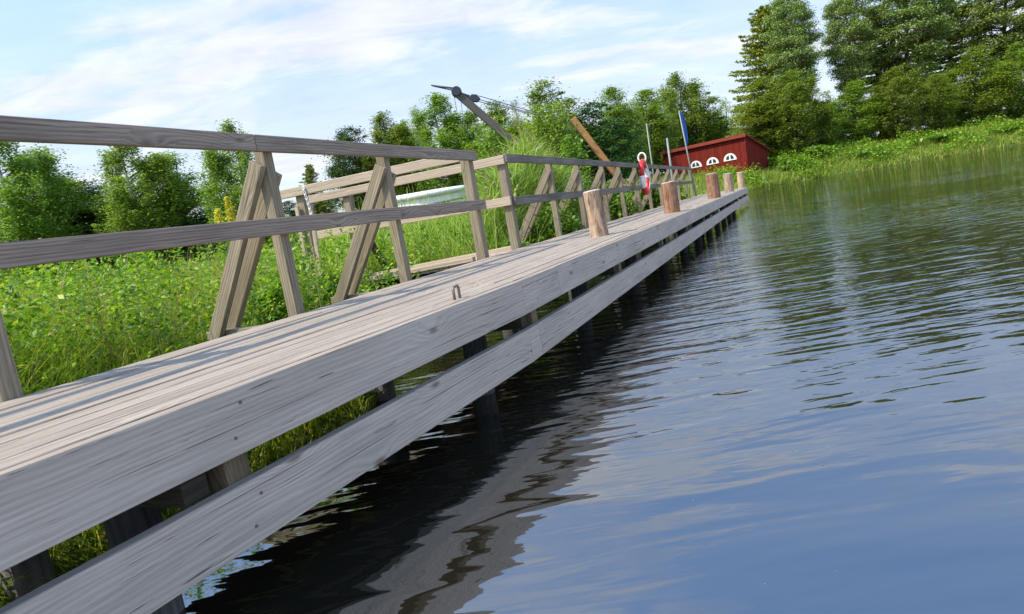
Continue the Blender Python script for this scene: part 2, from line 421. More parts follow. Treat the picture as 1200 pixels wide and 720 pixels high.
def leaves(P, size, up_bias=0.6, aspect=0.55, droop=None, rng=RNG):
    """one folded-diamond leaf per point: returns V, F (two triangles as one quad with a bent middle)"""
    n = len(P)
    nrm = rng.normal(size=(n, 3)); nrm[:, 2] = np.abs(nrm[:, 2]) + up_bias; nrm /= np.linalg.norm(nrm, axis=1)[:, None]
    t = rng.normal(size=(n, 3))
    if droop is not None: t[:, 2] -= droop
    t -= nrm * np.sum(t * nrm, axis=1)[:, None]; t /= np.linalg.norm(t, axis=1)[:, None] + 1e-9
    s = np.cross(nrm, t)
    L = (size * rng.uniform(0.6, 1.3, n))[:, None]
    a = P - t * L * .5; c = P + t * L * .5
    b_ = P + s * L * aspect * .5 + nrm * L * .08; d = P - s * L * aspect * .5 + nrm * L * .08
    V = np.stack([a, b_, c, d], 1).reshape(-1, 3)
    F = np.arange(4 * n).reshape(n, 4)
    return V, F


def blades(P, h, wd, lean, rng=RNG, seg=2, az=None):
    """curved grass blades as strips of quads ending in a narrow tip"""
    n = len(P)
    az = rng.uniform(0, 2 * np.pi, n) if az is None else az
    d = np.stack([np.cos(az), np.sin(az), np.zeros(n)], 1); sd_ = np.stack([-np.sin(az), np.cos(az), np.zeros(n)], 1)
    ra = rng.uniform(0, 2 * np.pi, n)
    sd_ = np.stack([np.cos(ra), np.sin(ra), np.zeros(n)], 1)
    rows = []
    for i in range(seg + 1):
        t = i / seg
        c = P + d * (lean * h * t ** 2)[:, None] + np.array([0, 0, 1.0]) * (h * t * (1 - 0.45 * lean * t))[:, None]
        ww = (wd * (1 - 0.88 * t ** 1.5) * .5)[:, None]
        rows += [c - sd_ * ww, c + sd_ * ww]
    V = np.stack(rows, 1).reshape(-1, 3); k = 2 * (seg + 1)
    base = (np.arange(n) * k)[:, None]
    F = np.concatenate([base + np.array([2 * i, 2 * i + 1, 2 * i + 3, 2 * i + 2]) for i in range(seg)], 0)
    return V, F
def cat_mesh(parts):
    V = []; F = []; o = 0
    for v, f in parts:
        V.append(v); F.append(f + o); o += len(v)
    return np.concatenate(V), np.concatenate(F)


# ------------------------------------------------------------------ layout of the jetty
DECK = 0.73
def inner_pt(s): return Vector((-0.16 + 0.43 * (s - 6.64), s, 0))
ALONG = Vector((0.43, 1, 0)).normalized(); ACROSS = Vector((ALONG.y, -ALONG.x, 0)); OUT = -ACROSS
def outer_x(y): return 0.02 + 0.455 * (y - 3.75) if y > 3.75 else 0.02 + 0.53 * (y - 3.75)
def width_at(s):
    p = inner_pt(s); lo, hi = 0.2, 4.0
    for _ in range(30):
        m_ = (lo + hi) / 2; q = p + ACROSS * m_
        if q.x < outer_x(q.y): lo = m_
        else: hi = m_
    return lo
def dock(s, t, z): return inner_pt(s) + ACROSS * (width_at(s) * t) + Vector((0, 0, z))
S0, S1 = -1.6, 26.3

# ------------------------------------------------------------------ terrain, water
SHORE = [(-30, -60), (-6.5, -8), (-3.75, -2.0), (-2.45, 1.0), (-1.45, 2.95), (-1.02, 3.9), (-0.98, 4.6), (-1.15, 5.4), (-0.95, 6.1), (0.75, 10), (2.85, 15), (5.0, 20), (7.2, 25.2),
         (8.6, 28), (14, 38), (22.3, 56), (26, 57.2), (35, 58), (60, 58.5), (120, 61), (500, 90)]
LAND = np.array(SHORE + [(500, 600), (-600, 600), (-600, -60)], float)
def land_dist(x, y):
    """signed distance to the shoreline, positive on land"""
    x = np.asarray(x, float); y = np.asarray(y, float)
    ins = np.zeros(x.shape, bool); n = len(LAND); j = n - 1
    for i in range(n):
        xi, yi = LAND[i]; xj, yj = LAND[j]
        c = ((yi > y) != (yj > y)) & (x < (xj - xi) * (y - yi) / (yj - yi + 1e-12) + xi)
        ins ^= c; j = i
    d = np.full(x.shape, 1e9)
    for (ax, ay), (bx, by) in zip(SHORE[:-1], SHORE[1:]):
        ex, ey = bx - ax, by - ay
        t = np.clip(((x - ax) * ex + (y - ay) * ey) / (ex * ex + ey * ey), 0, 1)
        d = np.minimum(d, np.hypot(x - ax - t * ex, y - ay - t * ey))
    return np.where(ins, d, -d)
def ground_z(x, y):
    d = land_dist(x, y); x = np.asarray(x, float); y = np.asarray(y, float)
    dl = np.maximum(d, 0)
    near = 0.10 * np.minimum(1, dl / 0.08) + 0.40 * (1 - np.exp(-dl / 1.2)) + 0.5 * (1 - np.exp(-dl / 25))
    far = 2.5 * (1 - np.exp(-dl / 5.5)) + 0.02 * np.minimum(dl, 60)
    k = np.clip((y - 38) / 18, 0, 1); k = k * k * (3 - 2 * k)
    z = near * (1 - k) + far * k
    z = z + np.where(d > 0.4, 0.05 * np.sin(x * 1.3 + y * .7) * np.sin(y * 1.1 - x * .4), 0)
    return np.where(d > 0, z, np.maximum(d * 0.6, -1.4))
def gz(x, y): return float(ground_z(np.array([x]), np.array([y]))[0])

def warp_axis(lo, hi, c, n, k):
    a, b_ = math.asinh((lo - c) / k), math.asinh((hi - c) / k)
    return c + k * np.sinh(np.linspace(a, b_, n))
gx = warp_axis(-500, 480, -1, 260, 6); gy = warp_axis(-55, 560, 5, 260, 7)
GX, GY = np.meshgrid(gx, gy); Z = ground_z(GX, GY)
idx = np.arange(260 * 260).reshape(260, 260)
F = np.stack([idx[:-1, :-1], idx[:-1, 1:], idx[1:, 1:], idx[1:, :-1]], -1).reshape(-1, 4)
g = np_mesh('ground', np.stack([GX, GY, Z], -1).reshape(-1, 3), F, MAT['ground'], smooth=True); tag(g, kind='structure')
wv = np.array([(-500, -55, .02), (480, -55, .02), (480, 120, .02), (-500, 120, .02)], float)
wt = np_mesh('water', wv, np.array([[0, 1, 2, 3]]), MAT['water']); tag(wt, kind='structure')

# ------------------------------------------------------------------ the jetty
jetty = thing('jetty', 'long weathered grey wooden jetty with two side boards running along the water', 'jetty', dock(6, .5, 0))
NP = 11
mb = MB()
for k in range(NP):
    s = S0 - random.uniform(0, 3)
    while s < S1:
        e = min(s + random.uniform(3.2, 4.8), S1)
        a = max(s, S0)
        if e - a > 0.3:
            cuts = [a] + [c for c in (4.3,) if a < c < e] + [e]
            for ca, ce in zip(cuts[:-1], cuts[1:]):
                t = (k + .5) / NP
                wa, wb = width_at(ca) / NP - .007, width_at(ce) / NP - .007
                dz = random.uniform(-.0025, .0025)
                mb.beam(dock(ca + (.002 if ca == a else 0), t, DECK - .018 + dz), dock(ce - (.002 if ce == e else 0), t, DECK - .018 + dz), wa, .036, w2=wb)
        s = e
mb.build('deck', MAT['deck'], jetty, bevel=.003)
def run(name, z, h, joints, outby, mat, th=.045):
    for a, e in zip(joints[:-1], joints[1:]):
        m_ = MB(); cuts = [a] + [c for c in (4.3,) if a < c < e] + [e]
        # follow the slight bend by a mitred chain in one board mesh
        pts = [dock(c, 1, z) + ACROSS * outby for c in cuts]
        pts[0] += (pts[1] - pts[0]).normalized() * .0025; pts[-1] -= (pts[-1] - pts[-2]).normalized() * .0025
        for p, q in zip(pts[:-1], pts[1:]): m_.beam(p, q, th, h, topmi=1)
        o = m_.build(name, [mat, MAT['deck']], jetty, bevel=.0025)
run('side_board', DECK - .105 - .003, .205, [S0, 4.9, 9.6, 14.3, 19.0, 22.8, S1], .024, MAT['fascia'])
run('fender_board', .330, .200, [S0, 4.45, 8.9, 13.4, 17.9, 22.0, S1 + .15], .024, MAT['fascia'])
# bearers, piles and the uprights that carry the fender board
m_ = MB()
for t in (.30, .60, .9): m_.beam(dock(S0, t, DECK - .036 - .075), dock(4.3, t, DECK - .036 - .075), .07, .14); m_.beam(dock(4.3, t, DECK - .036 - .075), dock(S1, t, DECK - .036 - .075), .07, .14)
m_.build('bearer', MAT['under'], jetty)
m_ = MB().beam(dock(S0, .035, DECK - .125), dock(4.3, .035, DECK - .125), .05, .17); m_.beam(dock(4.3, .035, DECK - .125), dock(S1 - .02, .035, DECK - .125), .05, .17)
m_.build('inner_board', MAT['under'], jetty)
s = 0.15
while s < S1:
    for t in (.12, .70):
        p = dock(s, t, 0)
        MB().tube([p + Vector((0, 0, -1.2)), p + Vector((.01, 0, DECK - .26))], [.085, .08], 12)  .build('pile', MAT['pile'], jetty, smooth=True)
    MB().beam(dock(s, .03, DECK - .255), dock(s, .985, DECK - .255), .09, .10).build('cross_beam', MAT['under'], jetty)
    p = dock(s + .13, 1, 0) - ACROSS * .052
    MB().beam(p + Vector((0, 0, .235)), p + Vector((0, 0, DECK - .06)), .095, .095, up=ACROSS).build('upright', MAT['block'], jetty)
    s += 2.12
s = 0.15
while s < S1:
    for z, dz in ((DECK - .105, .05), (.33, .045)):
        for sg in (-1, 1):
            c = dock(s + .13 + sg * .02, 1, z + sg * dz) + ACROSS * .0445
            MB().tube([c, c + ACROSS * .004], [.006, .005], 8).build('bolt', MAT['iron'], jetty)
    s += 2.12
m_ = MB().beam(dock(S1 + .026, 0, DECK - .105), dock(S1 + .026, 1, DECK - .105), .045, .2)
m_.build('end_board', MAT['fascia'], jetty, bevel=.005)

# mooring staple at the deck edge
p = on_z(536, 350, DECK)
st = MB(); r = .0075; hw = .030
pts = [p - ALONG * hw + Vector((0, 0, -.03)), p - ALONG * hw + Vector((0, 0, .05)), p - ALONG * (hw - .006) + Vector((0, 0, .062)), p + ALONG * (hw - .006) + Vector((0, 0, .066)), p + ALONG * hw + Vector((0, 0, .052)), p + ALONG * hw + Vector((0, 0, -.03))]
tag(st.tube(pts, r, 8).build('mooring_staple', MAT['iron'], smooth=True), 'small rusty iron mooring staple at the jetty edge', 'mooring staple')

# ------------------------------------------------------------------ railings
def railing(name, label, posts, braced, tsl, top_z, mid_z, mat, pmat, joints_top, joints_mid, group='timber railings of the jetty'):
    root = thing(name, label, 'railing', dock(posts[0], 0, DECK), group)
    for i, s in enumerate(posts):
        ts = tsl[i]
        base = dock(s, 0, DECK) + OUT * (ts / 2 + (.0 if ts < .09 else .005))
        top = Vector((base.x, base.y, top_z - .005)) + Vector((random.uniform(-.008, .008), random.uniform(-.008, .008), 0))
        MB().beam(base + Vector((0, 0, -.22)), top, ts, ts, up=ACROSS).build('post', pmat, root, bevel=.004)
        if braced[i]:
            bw = .045
            for sg in (-1, 1):
                o = ALONG * sg * (ts / 2 + bw / 2 + .002)
                MB().beam(base + OUT * .665 + o + Vector((0, 0, -.115)), base - OUT * .01 + o + Vector((0, 0, .93 if sg < 0 else .88)), bw, .095, up=OUT).build('brace', pmat, root, bevel=.004)
            MB().beam(base - OUT * .3 + Vector((0, 0, -.10)), base + OUT * .76 + Vector((0, 0, -.10)), ts - .004, .10).build('outrigger', pmat, root, bevel=.004)
    face = ACROSS * .004
    for nm, z, js, hh in (('top_rail', top_z - .047, joints_top, .094), ('mid_rail', mid_z, joints_mid, .10)):
        for a, b_ in zip(js[:-1], js[1:]):
            pa, pb = dock(a, 0, z), dock(b_, 0, z)
            d = (pb - pa).normalized()
            m_ = MB().beam(pa + ACROSS * (.0225 - .005 + .002) + d * .002, pb + ACROSS * (.0225 - .005 + .002) - d * .002, .045, hh)
            m_.build(nm, mat, root, bevel=.004)
    return root
PA = [-0.9, 0.95, 2.45, 3.98, 5.20, 6.64]
railing('railing', 'nearest grey railing with two boards and paired slanting braces, before the gangway gap', PA, [1, 1, 1, 1, 1, 0], [.075] * 5 + [.10], 1.815, 1.275, MAT['rail'], MAT['post'],
        [-1.5, .95, 3.87, 6.70], [-1.5, 2.45, 5.19, 6.72])
PC = [7.52, 9.0, 10.3, 11.75, 13.1, 14.6, 16.0, 17.6, 19.3, 21.0, 22.8, 24.4]
railing('railing', 'long grey railing beyond the gangway gap, running to the flagpole', PC, [0] + [1] * 10 + [0], [.10] + [.075] * 10 + [.09], 1.815, 1.275, MAT['railfar'], MAT['post'],
        [7.44, 11.75, 16.0, 21.0, 24.5], [7.50, 10.3, 14.6, 19.3, 24.5])

# gangway to the bank between the two railings
P3, P4 = dock(6.64, 0, 0) + OUT * .055, dock(7.52, 0, 0) + OUT * .055
UPV = Vector((0, 0, 1))
gw = thing('gangway', 'pale plank gangway from the jetty to the grassy bank', 'gangway', P3 + OUT * 1.3 + UPV * .4)
m_ = MB(); x = 0.07
while x < 3.3:
    z = .705 - .045 * x
    m_.beam(P3 + OUT * x - ALONG * .10 + UPV * z, P4 + OUT * x + ALONG * .06 + UPV * z, .112, .032); x += .118
m_.build('planking', MAT['fresh'], gw, bevel=.003)
for P, sg in ((P3, -1), (P4, 1)):
    MB().beam(P + ALONG * sg * .09 + OUT * .06 + UPV * .742, P + ALONG * sg * .09 + OUT * 3.3 + UPV * .598, .07, .05).build('kerb_board', MAT['fresh'], gw, bevel=.004)
    MB().beam(P + ALONG * sg * -.02 + OUT * .06 + UPV * .60, P + ALONG * sg * -.02 + OUT * 3.3 + UPV * .46, .06, .14).build('side_beam', MAT['under'], gw)
gr = thing('gangway_railing', 'pale single-board handrail on the near side of the gangway', 'railing', P3 + OUT * 2.15 + UPV * .4, 'gangway handrails')
MB().beam(P3 + OUT * .052 - ALONG * .03 + UPV * 1.785, P3 + OUT * 2.68 - ALONG * .03 + UPV * 1.785, .045, .10).build('top_rail', MAT['fresh'], gr, bevel=.004)
q = P3 + OUT * 2.17 + ALONG * .045
MB().beam(q + UPV * .40, q + UPV * 1.835, .10, .10, up=OUT).build('post', MAT['post'], gr, bevel=.004)
for dx in (.03, -.16):
    MB().beam(q + OUT * (dx + .06) - ALONG * .085 + UPV * .55, q + OUT * dx - ALONG * .085 + UPV * 1.62, .05, .03, up=ALONG).build('side_slat', MAT['fresh'], gr, bevel=.003)
gr2 = thing('gangway_railing', 'pale two-board handrail on the far side of the gangway', 'railing', P4 + OUT * 2.2 + UPV * .4, 'gangway handrails')
for nm, z, x0, x1 in (('top_rail', 1.755, -.06, 2.95), ('mid_rail', 1.285, -.06, 2.85)):
    MB().beam(P4 + OUT * x0 - ALONG * .075 + UPV * z, P4 + OUT * x1 - ALONG * .075 + UPV * z, .045, .10).build(nm, MAT['fresh'], gr2, bevel=.004)
q = P4 + OUT * 2.2
MB().beam(q + UPV * .40, q + UPV * 1.80, .10, .10, up=OUT).build('post', MAT['post'], gr2, bevel=.004)
MB().beam(q + OUT * -.05 + ALONG * .62 + UPV * .45, q + ALONG * .06 - OUT * .08 + UPV * 1.3, .045, .09, up=OUT).build('brace', MAT['under'], gr2, bevel=.004)

# pale chain hanging from the gangway post
m_ = MB(); top = P3 + OUT * 2.03 - ALONG * .07 + UPV * 1.80
for i in range(15):
    c = top - UPV * (.028 * i) - OUT * (.0035 * i); n = 8
    sx = ALONG if i % 2 else OUT
    ring = [c + sx * (.014 * math.cos(2 * math.pi * k / n)) + UPV * (.02 * math.sin(2 * math.pi * k / n)) for k in range(n + 1)]
    m_.tube(ring, .0055, 5, cap=False)
tag(m_.build('chain', MAT['white'], smooth=True), 'pale metal chain hanging from the gangway post', 'chain')

# ------------------------------------------------------------------ log bollards
def bollard(px, py, h, r, mat, label, lean=0.0):
    p = on_z(px, py, DECK)
    root = thing('log_bollard', label, 'bollard', p, 'log bollards on the jetty')
    m_ = MB(); pts = []; rad = []
    for k in range(7):
        z = -.02 + (h + .02) * k / 6
        pts.append(p + Vector((random.uniform(-.004, .004) - lean * z, random.uniform(-.004, .004), z))); rad.append(r * (1.06 - .07 * k / 6 + random.uniform(-.012, .012)))
    m_.tube(pts, rad, 22, cap=False)
    o = m_.build('log', mat, root, smooth=True)
    for v in o.data.vertices:
        a = math.atan2(v.co.y - p.y, v.co.x - p.x)
        k = 1 + .03 * math.sin(3 * a + px) + .02 * math.sin(7 * a + v.co.z * 3)
        v.co.x = p.x + (v.co.x - p.x) * k; v.co.y = p.y + (v.co.y - p.y) * k
    e = MB(); n = 22; top = [o.data.vertices[6 * n + k].co.copy() for k in range(n)]
    c = sum((Vector(t) for t in top), Vector()) / n; off = len(e.v)
    e.v += [Vector(t) + (c - Vector(t)) * .0 for t in top] + [c + (Vector(t) - c) * .88 + UPV * .012 for t in top] + [c + UPV * .013]
    for k in range(n):
        k2 = (k + 1) % n
        e.face((k, k2, n + k2, n + k), ((0, 0),) * 4); e.face((n + k, n + k2, 2 * n), ((0, 0),) * 3)
    e.build('cut_end', MAT['endgrain'], root)
    return root
bollard(703, 277, .50, .098, MAT['log_tan'], 'tan log bollard with split grain, nearest the camera', .03)
bollard(788, 249.5, .50, .125, MAT['log_red'], 'reddish brown bark log bollard, second along the jetty edge', .02)
bollard(837, 232.5, .60, .15, MAT['log_red'], 'brown log bollard half in shadow, third along the jetty edge')
bollard(855, 225.3, .60, .14, MAT['log_tan'], 'tan and brown log bollard just before the palest one')
bollard(869, 220.5, .62, .13, MAT['log_pale'], 'palest log bollard, at the far jetty corner')
bollard(826.5, 221.6, .40, .13, MAT['log_pale'], 'short pale bollard on the inner edge by the jetty end')
bollard(818.5, 223.8, .36, .11, MAT['log_pale'], 'shortest bollard beside the end of the railing')

# ------------------------------------------------------------------ life ring on the railing
c = dock(15.0, 0, 1.50) + ACROSS * .085
lr = thing('life_ring', 'red and white life ring hanging on the jetty railing', 'life ring', c, None)
for mname, arcs in (('red', [(0.06, 0.44), (0.56, 0.94)]), ('white', [(0.44, 0.56), (0.94, 1.06)])):
    for a0, a1 in arcs:
        pts = [c + ALONG * (.29 * math.cos(2 * math.pi * (a0 + (a1 - a0) * k / 10) + .3)) + UPV * (.36 * math.sin(2 * math.pi * (a0 + (a1 - a0) * k / 10) + .3)) for k in range(11)]
        MB().tube(pts, .06 if mname == 'red' else .062, 12).build('segment' if mname == 'red' else 'band', MAT[mname], lr, smooth=True)
pts = [c + UPV * .44 + ACROSS * (.085 * math.cos(2 * math.pi * k / 16)) + UPV * (.11 * math.sin(2 * math.pi * k / 16)) for k in range(17)]
MB().tube(pts, .02, 8, cap=False).build('holder_hoop', MAT['white'], lr, smooth=True)
pts = [c + ACROSS * .07 + UPV * (.30 - .6 * k / 8) + ACROSS * (.05 * math.sin(k * math.pi / 8)) for k in range(9)]
MB().tube(pts, .010, 6).build('grab_line', MAT['white'], lr, smooth=True)

# ------------------------------------------------------------------ flagpole at the railing's end
p = dock(24.55, 0, DECK) + ACROSS * .07
top = at_y(795.5, 130, p.y)
fp = thing('flagpole', 'slim pale flagpole with a limp blue flag at the end of the railing', 'flagpole', p)
MB().tube([p, Vector((top.x, top.y, top.z))], [.032, .022], 10).build('pole', MAT['pole'], fp, smooth=True)
dv = (p - top).normalized()
m_ = MB(); rows = []
for i in range(15):
    t = i / 14; q = top + dv * (.05 + 1.25 * t)
    rows.append([q + Vector((1, .35, 0)) * (.02 + (.05 + .10 * math.sin(math.pi * (.15 + .8 * t))) * k / 4) + Vector((0, 1, 0)) * (.035 * math.sin(k * 2.2 + t * 5)) for k in range(5)])
for i in range(14):
    for k in range(4): m_.quad(rows[i][k], rows[i][k + 1], rows[i + 1][k + 1], rows[i + 1][k])
fl = m_.build('flag', MAT['blue'], fp, smooth=True, weld=True)
sm = fl.modifiers.new('thick', 'SOLIDIFY'); sm.thickness = .012

for (px, py, Y, r, lab) in ((757.5, 145, 30, .04, 'tall thin pale pole standing behind the railing, left of the shorter one'), (781.5, 162, 30, .06, 'shorter thicker grey pole standing behind the railing')):
    t = at_y(px, py, Y); b_ = Vector((t.x + .02, t.y, gz(t.x, t.y) - .1))
    tag(MB().tube([b_, t], [r, r * .7], 10).build('wooden_pole' if r > .05 else 'thin_pole', MAT['pole'], smooth=True), lab, 'pole', 'pale poles behind the railing')

# ------------------------------------------------------------------ old crane on the bank
CY = 22.0
cr_ = thing('derrick_crane', 'old dark jib crane with pulley blocks and an orange timber strut rising from the reeds', 'crane', Vector((2.9, CY, gz(2.9, CY))))
def cp(px, py, dy=0.0): return at_y(px, py, CY + dy)
jb, jt = cp(640, 200), cp(536, 110)
MB().beam(jb, jt, .24, .26, up=(0, 1, 0)).build('jib', MAT['jib'], cr_, bevel=.01)
MB().tube([cp(540, 114), cp(533, 104), cp(505, 100)], [.05, .035, .022], 8).build('jib_arm', MAT['dark_iron'], cr_, smooth=True)
MB().tube([cp(530, 106), cp(507, 101)], .018, 6).build('jib_stay', MAT['dark_iron'], cr_)
def disc(px, py, r, th):
    q = cp(px, py); return MB().tube([q + Vector((0, -th, 0)), q + Vector((0, -th * .6, 0)), q + Vector((0, th * .6, 0)), q + Vector((0, th, 0))], [r * .85, r, r, r * .85], 18)
disc(535, 108, .17, .19).build('sheave', MAT['dark_iron'], cr_)
bl = cp(556, 115.5)
bm = MB(); ring = []
for yy in (-.07, .07):
    for (a, z) in ((-.20, 0), (-.08, .13), (.10, .12), (.20, -.02), (.08, -.13), (-.10, -.11)): bm.v.append(bl + Vector((a, yy, z - .15 * a)))
bm.face((0, 1, 2, 3, 4, 5), ((0, 0),) * 6); bm.face((11, 10, 9, 8, 7, 6), ((0, 0),) * 6)
for k in range(6): bm.face(((k + 1) % 6, k, k + 6, (k + 1) % 6 + 6), ((0, 0),) * 4)
bm.build('pulley_block', MAT['dark_iron'], cr_, bevel=.02)
MB().tube([cp(539, 110), cp(551, 114)], .055, 8).build('block_strap', MAT['dark_iron'], cr_)
apex = cp(671, 141)
for a in ((561, 112.5), (562, 117), (560, 119)):
    q = cp(*a); mid_ = (q + apex) / 2 - UPV * .06
    MB().tube([q, mid_, apex], .014, 5).build('cable', MAT['cable'], cr_)
for a, b_ in (((532, 113), (535.5, 131)), ((540, 117), (544, 150))):
    MB().tube([cp(*a), cp(*b_)], .010, 5).build('hanging_cable', MAT['cable'], cr_)
MB().beam(cp(671, 139), cp(738, 226), .20, .19, up=(0, 1, 0)).build('timber_strut', MAT['timber'], cr_, bevel=.01)
MB().beam(cp(673, 141, .3), cp(640, 176, .3), .13, .13, up=(0, 1, 0)).build('iron_leg', MAT['dark_iron'], cr_, bevel=.01)
MB().beam(cp(666, 150, .15), cp(676, 260, .15), .20, .20, up=(0, 1, 0)).build('mast', MAT['jib'], cr_, bevel=.01)

# ------------------------------------------------------------------ white boat laid up in the grass
BY = 17.0
def boat():
    bow = at_y(553, 225, BY - .7); stern = at_y(460, 236, BY + .5)
    gzb = gz(0, BY)
    root = thing('rowing_boat', 'white boat with a broad pale gunwale laid up in the tall grass', 'boat', Vector(((bow.x + stern.x) / 2, BY, gzb)))
    top_s, top_b = stern.z, bow.z + .06
    ax = Vector((bow.x - stern.x, bow.y - stern.y, 0)); L = ax.length; ax.normalize(); sd_ = Vector((-ax.y, ax.x, 0))
    def sec(t, side, k):
        half = .85 * (1 - max(0, (t - .45) / .55) ** 2.2) * (.86 + .14 * min(1, t * 4))
        z = top_s + (top_b - top_s) * t + .07 * t ** 3
        depth = .85 - .15 * t ** 4
        prof = [(1, 0), (.99, .32), (.95, .62), (.70, .86), (0, 1.0)][k]
        return Vector((stern.x, stern.y, 0)) + ax * (L * t) + sd_ * (side * half * prof[0]) + UPV * (z - depth * prof[1])
    m_ = MB(); NT = 16
    for side in (-1, 1):
        for i in range(NT):
            for k in range(4):
                q = (sec(i / NT, side, k), sec((i + 1) / NT, side, k), sec((i + 1) / NT, side, k + 1), sec(i / NT, side, k + 1))
                m_.quad(*(q if side < 0 else q[::-1]))
    o = len(m_.v); tr = [sec(0, -1, k) for k in range(5)] + [sec(0, 1, k) for k in (3, 2, 1, 0)]
    m_.v += tr; m_.face(tuple(range(o, o + 9)), ((0, 0),) * 9)
    h = m_.build('hull', MAT['hull'], root, smooth=True, weld=True); so = h.modifiers.new('thick', 'SOLIDIFY'); so.thickness = .02; so.offset = 0
    for side in (-1, 1):
        MB().tube([sec(i / NT, side, 0) + sd_ * side * .015 for i in range(NT + 1)], [.085] * 13 + [.082, .078, .072, .066], 8).build('gunwale', MAT['white'], root, smooth=True)
    for side in (-1, 1):
        MB().tube([sec(i / NT, side, 1) + sd_ * side * .012 for i in range(NT)], .02, 6).build('trim_stripe', MAT['cable'], root, smooth=True)
    MB().beam(sec(0, -1, 0), sec(0, 1, 0), .10, .14).build('transom_rail', MAT['white'], root, bevel=.01)
    for t in (.25, .7):
        kb = sec(t, 1, 4); MB().beam(Vector((kb.x, kb.y, gz(kb.x, kb.y) - .05)) , kb + UPV * .03, .9, .16, up=ax).build('cradle', MAT['under'], root)
    for t in (.3, .6): MB().beam(sec(t, -1, 1), sec(t, 1, 1), .24, .03).build('thwart', MAT['boatin'], root)
boat()

# ------------------------------------------------------------------ red shed on the far bank
def shed():
    FR = at_y(877, 203, 60.5); FR.z = 1.35
    FLx = at_y(779, 190, 67.0); FL = Vector((FLx.x, FLx.y, 1.35))
    ax = (FL - FR); ax.z = 0; Wd = ax.length; ax.normalize()
    back = Vector((-ax.y, ax.x, 0));
    if back.y < 0: back = -back
    D = 4.3; zt = at_y(872, 160, 60.5).z; zb = zt - 1.5
    root = thing('red_shed', 'red board shed with a lean-to roof and three half-round white windows', 'shed', FR + ax * Wd / 2)
    def P(a, d, z): return FR + ax * a + back * d + Vector((0, 0, z - 1.35))
    m_ = MB()
    def wall(a, b_, z0a, z0b, z1a, z1b, L):
        m_.quad(Vector((*a.xy, z0a)), Vector((*b_.xy, z0b)), Vector((*b_.xy, z1b)), Vector((*a.xy, z1a)), 0, ((0, z0a), (L, z0b), (L, z1b), (0, z1a)))
    c = [P(0, 0, 0), P(Wd, 0, 0), P(Wd, D, 0), P(0, D, 0)]
    wall(c[1], c[0], .2, .2, zt, zt, Wd); wall(c[0], c[3], .2, .2, zt, zb, D); wall(c[3], c[2], .2, .2, zb, zb, Wd); wall(c[2], c[1], .2, .2, zb, zt, D)
    m_.build('wall', MAT['shed'], root)
    # roof slab with an overhang, red sheet roofing and fascia boards
    sl = (zb - zt) / D
    rm = MB(); ov = .28
    q = [P(-ov, -ov, 0), P(Wd + ov, -ov, 0), P(Wd + ov, D + ov, 0), P(-ov, D + ov, 0)]
    zz_ = [zt - sl * -0 + .03 + (-sl * ov), zt + .03 - sl * ov, zb + .03 + sl * ov, zb + .03 + sl * ov]
    lo = [Vector((*a.xy, z)) for a, z in zip(q, zz_)]; hi = [a + UPV * .10 for a in lo]
    rm.quad(*hi); rm.quad(*reversed(lo))
    for k in range(4): rm.quad(lo[k], lo[(k + 1) % 4], hi[(k + 1) % 4], hi[k])
    rf = rm.build('roof', MAT['roofred'], root)
    MB().beam(lo[0] - UPV * .04 - back * .014, lo[1] - UPV * .04 - back * .014, .025, .30).build('eaves_board', MAT['roofred'], root)
    for k in range(2): MB().beam(P((Wd if k else 0) + (.012 if k else -.012), -.012, .2), P((Wd if k else 0) + (.012 if k else -.012), -.012, zt), .12, .12, up=back).build('corner_board', MAT['shed'], root)
    # half-round windows: frame, two quarter panes
    for (px, py) in ((815.5, 193), (835, 189), (855.5, 184.5)):
        # find where the sight line meets the front wall
        d = ray(px, py); nrm = back; t = (FR - Vector((0, 0, EYE))).dot(nrm) / d.dot(nrm); ctr = Vector((0, 0, EYE)) + d * t
        a0 = (ctr - FR).dot(ax); z0 = ctr.z - .30
        def wp(x, z, out): return FR + ax * (a0 - x) - back * out + Vector((0, 0, z0 + z - FR.z))
        R = .66; NN = 20
        f = MB(); arc = [(R * math.cos(math.pi * k / NN), R * math.sin(math.pi * k / NN)) for k in range(NN + 1)]
        n = len(arc)
        f.v += [wp(x, z, .05) for x, z in arc] + [wp(x, z, -.0) for x, z in arc]
        f.face(tuple(range(n)), ((0, 0),) * n)
        for k in range(n):
            k2 = (k + 1) % n; f.face((k2, k, n + k, n + k2), ((0, 0),) * 4)
        fr = f.build('window', MAT['white'], root)
        for sg in (-1, 1):
            g_ = MB(); inr = .44
            pts = [(sg * .07, .10), (sg * .07, .10 + inr * .9)] + [(sg * (.07 + .34 * math.sin(a)), .10 + inr * .9 * math.cos(a)) for a in (.35, .7, 1.05, 1.4)] + [(sg * .41, .10)]
            g_.v += [wp(x, z, .054) for x, z in pts]; k = len(pts)
            g_.face(tuple(range(k)), ((0, 0),) * k)
            po = g_.build('pane', MAT['glass'], None); po.parent = fr; po.location = (0, 0, 0)
shed()
# ------------------------------------------------------------------ vegetation

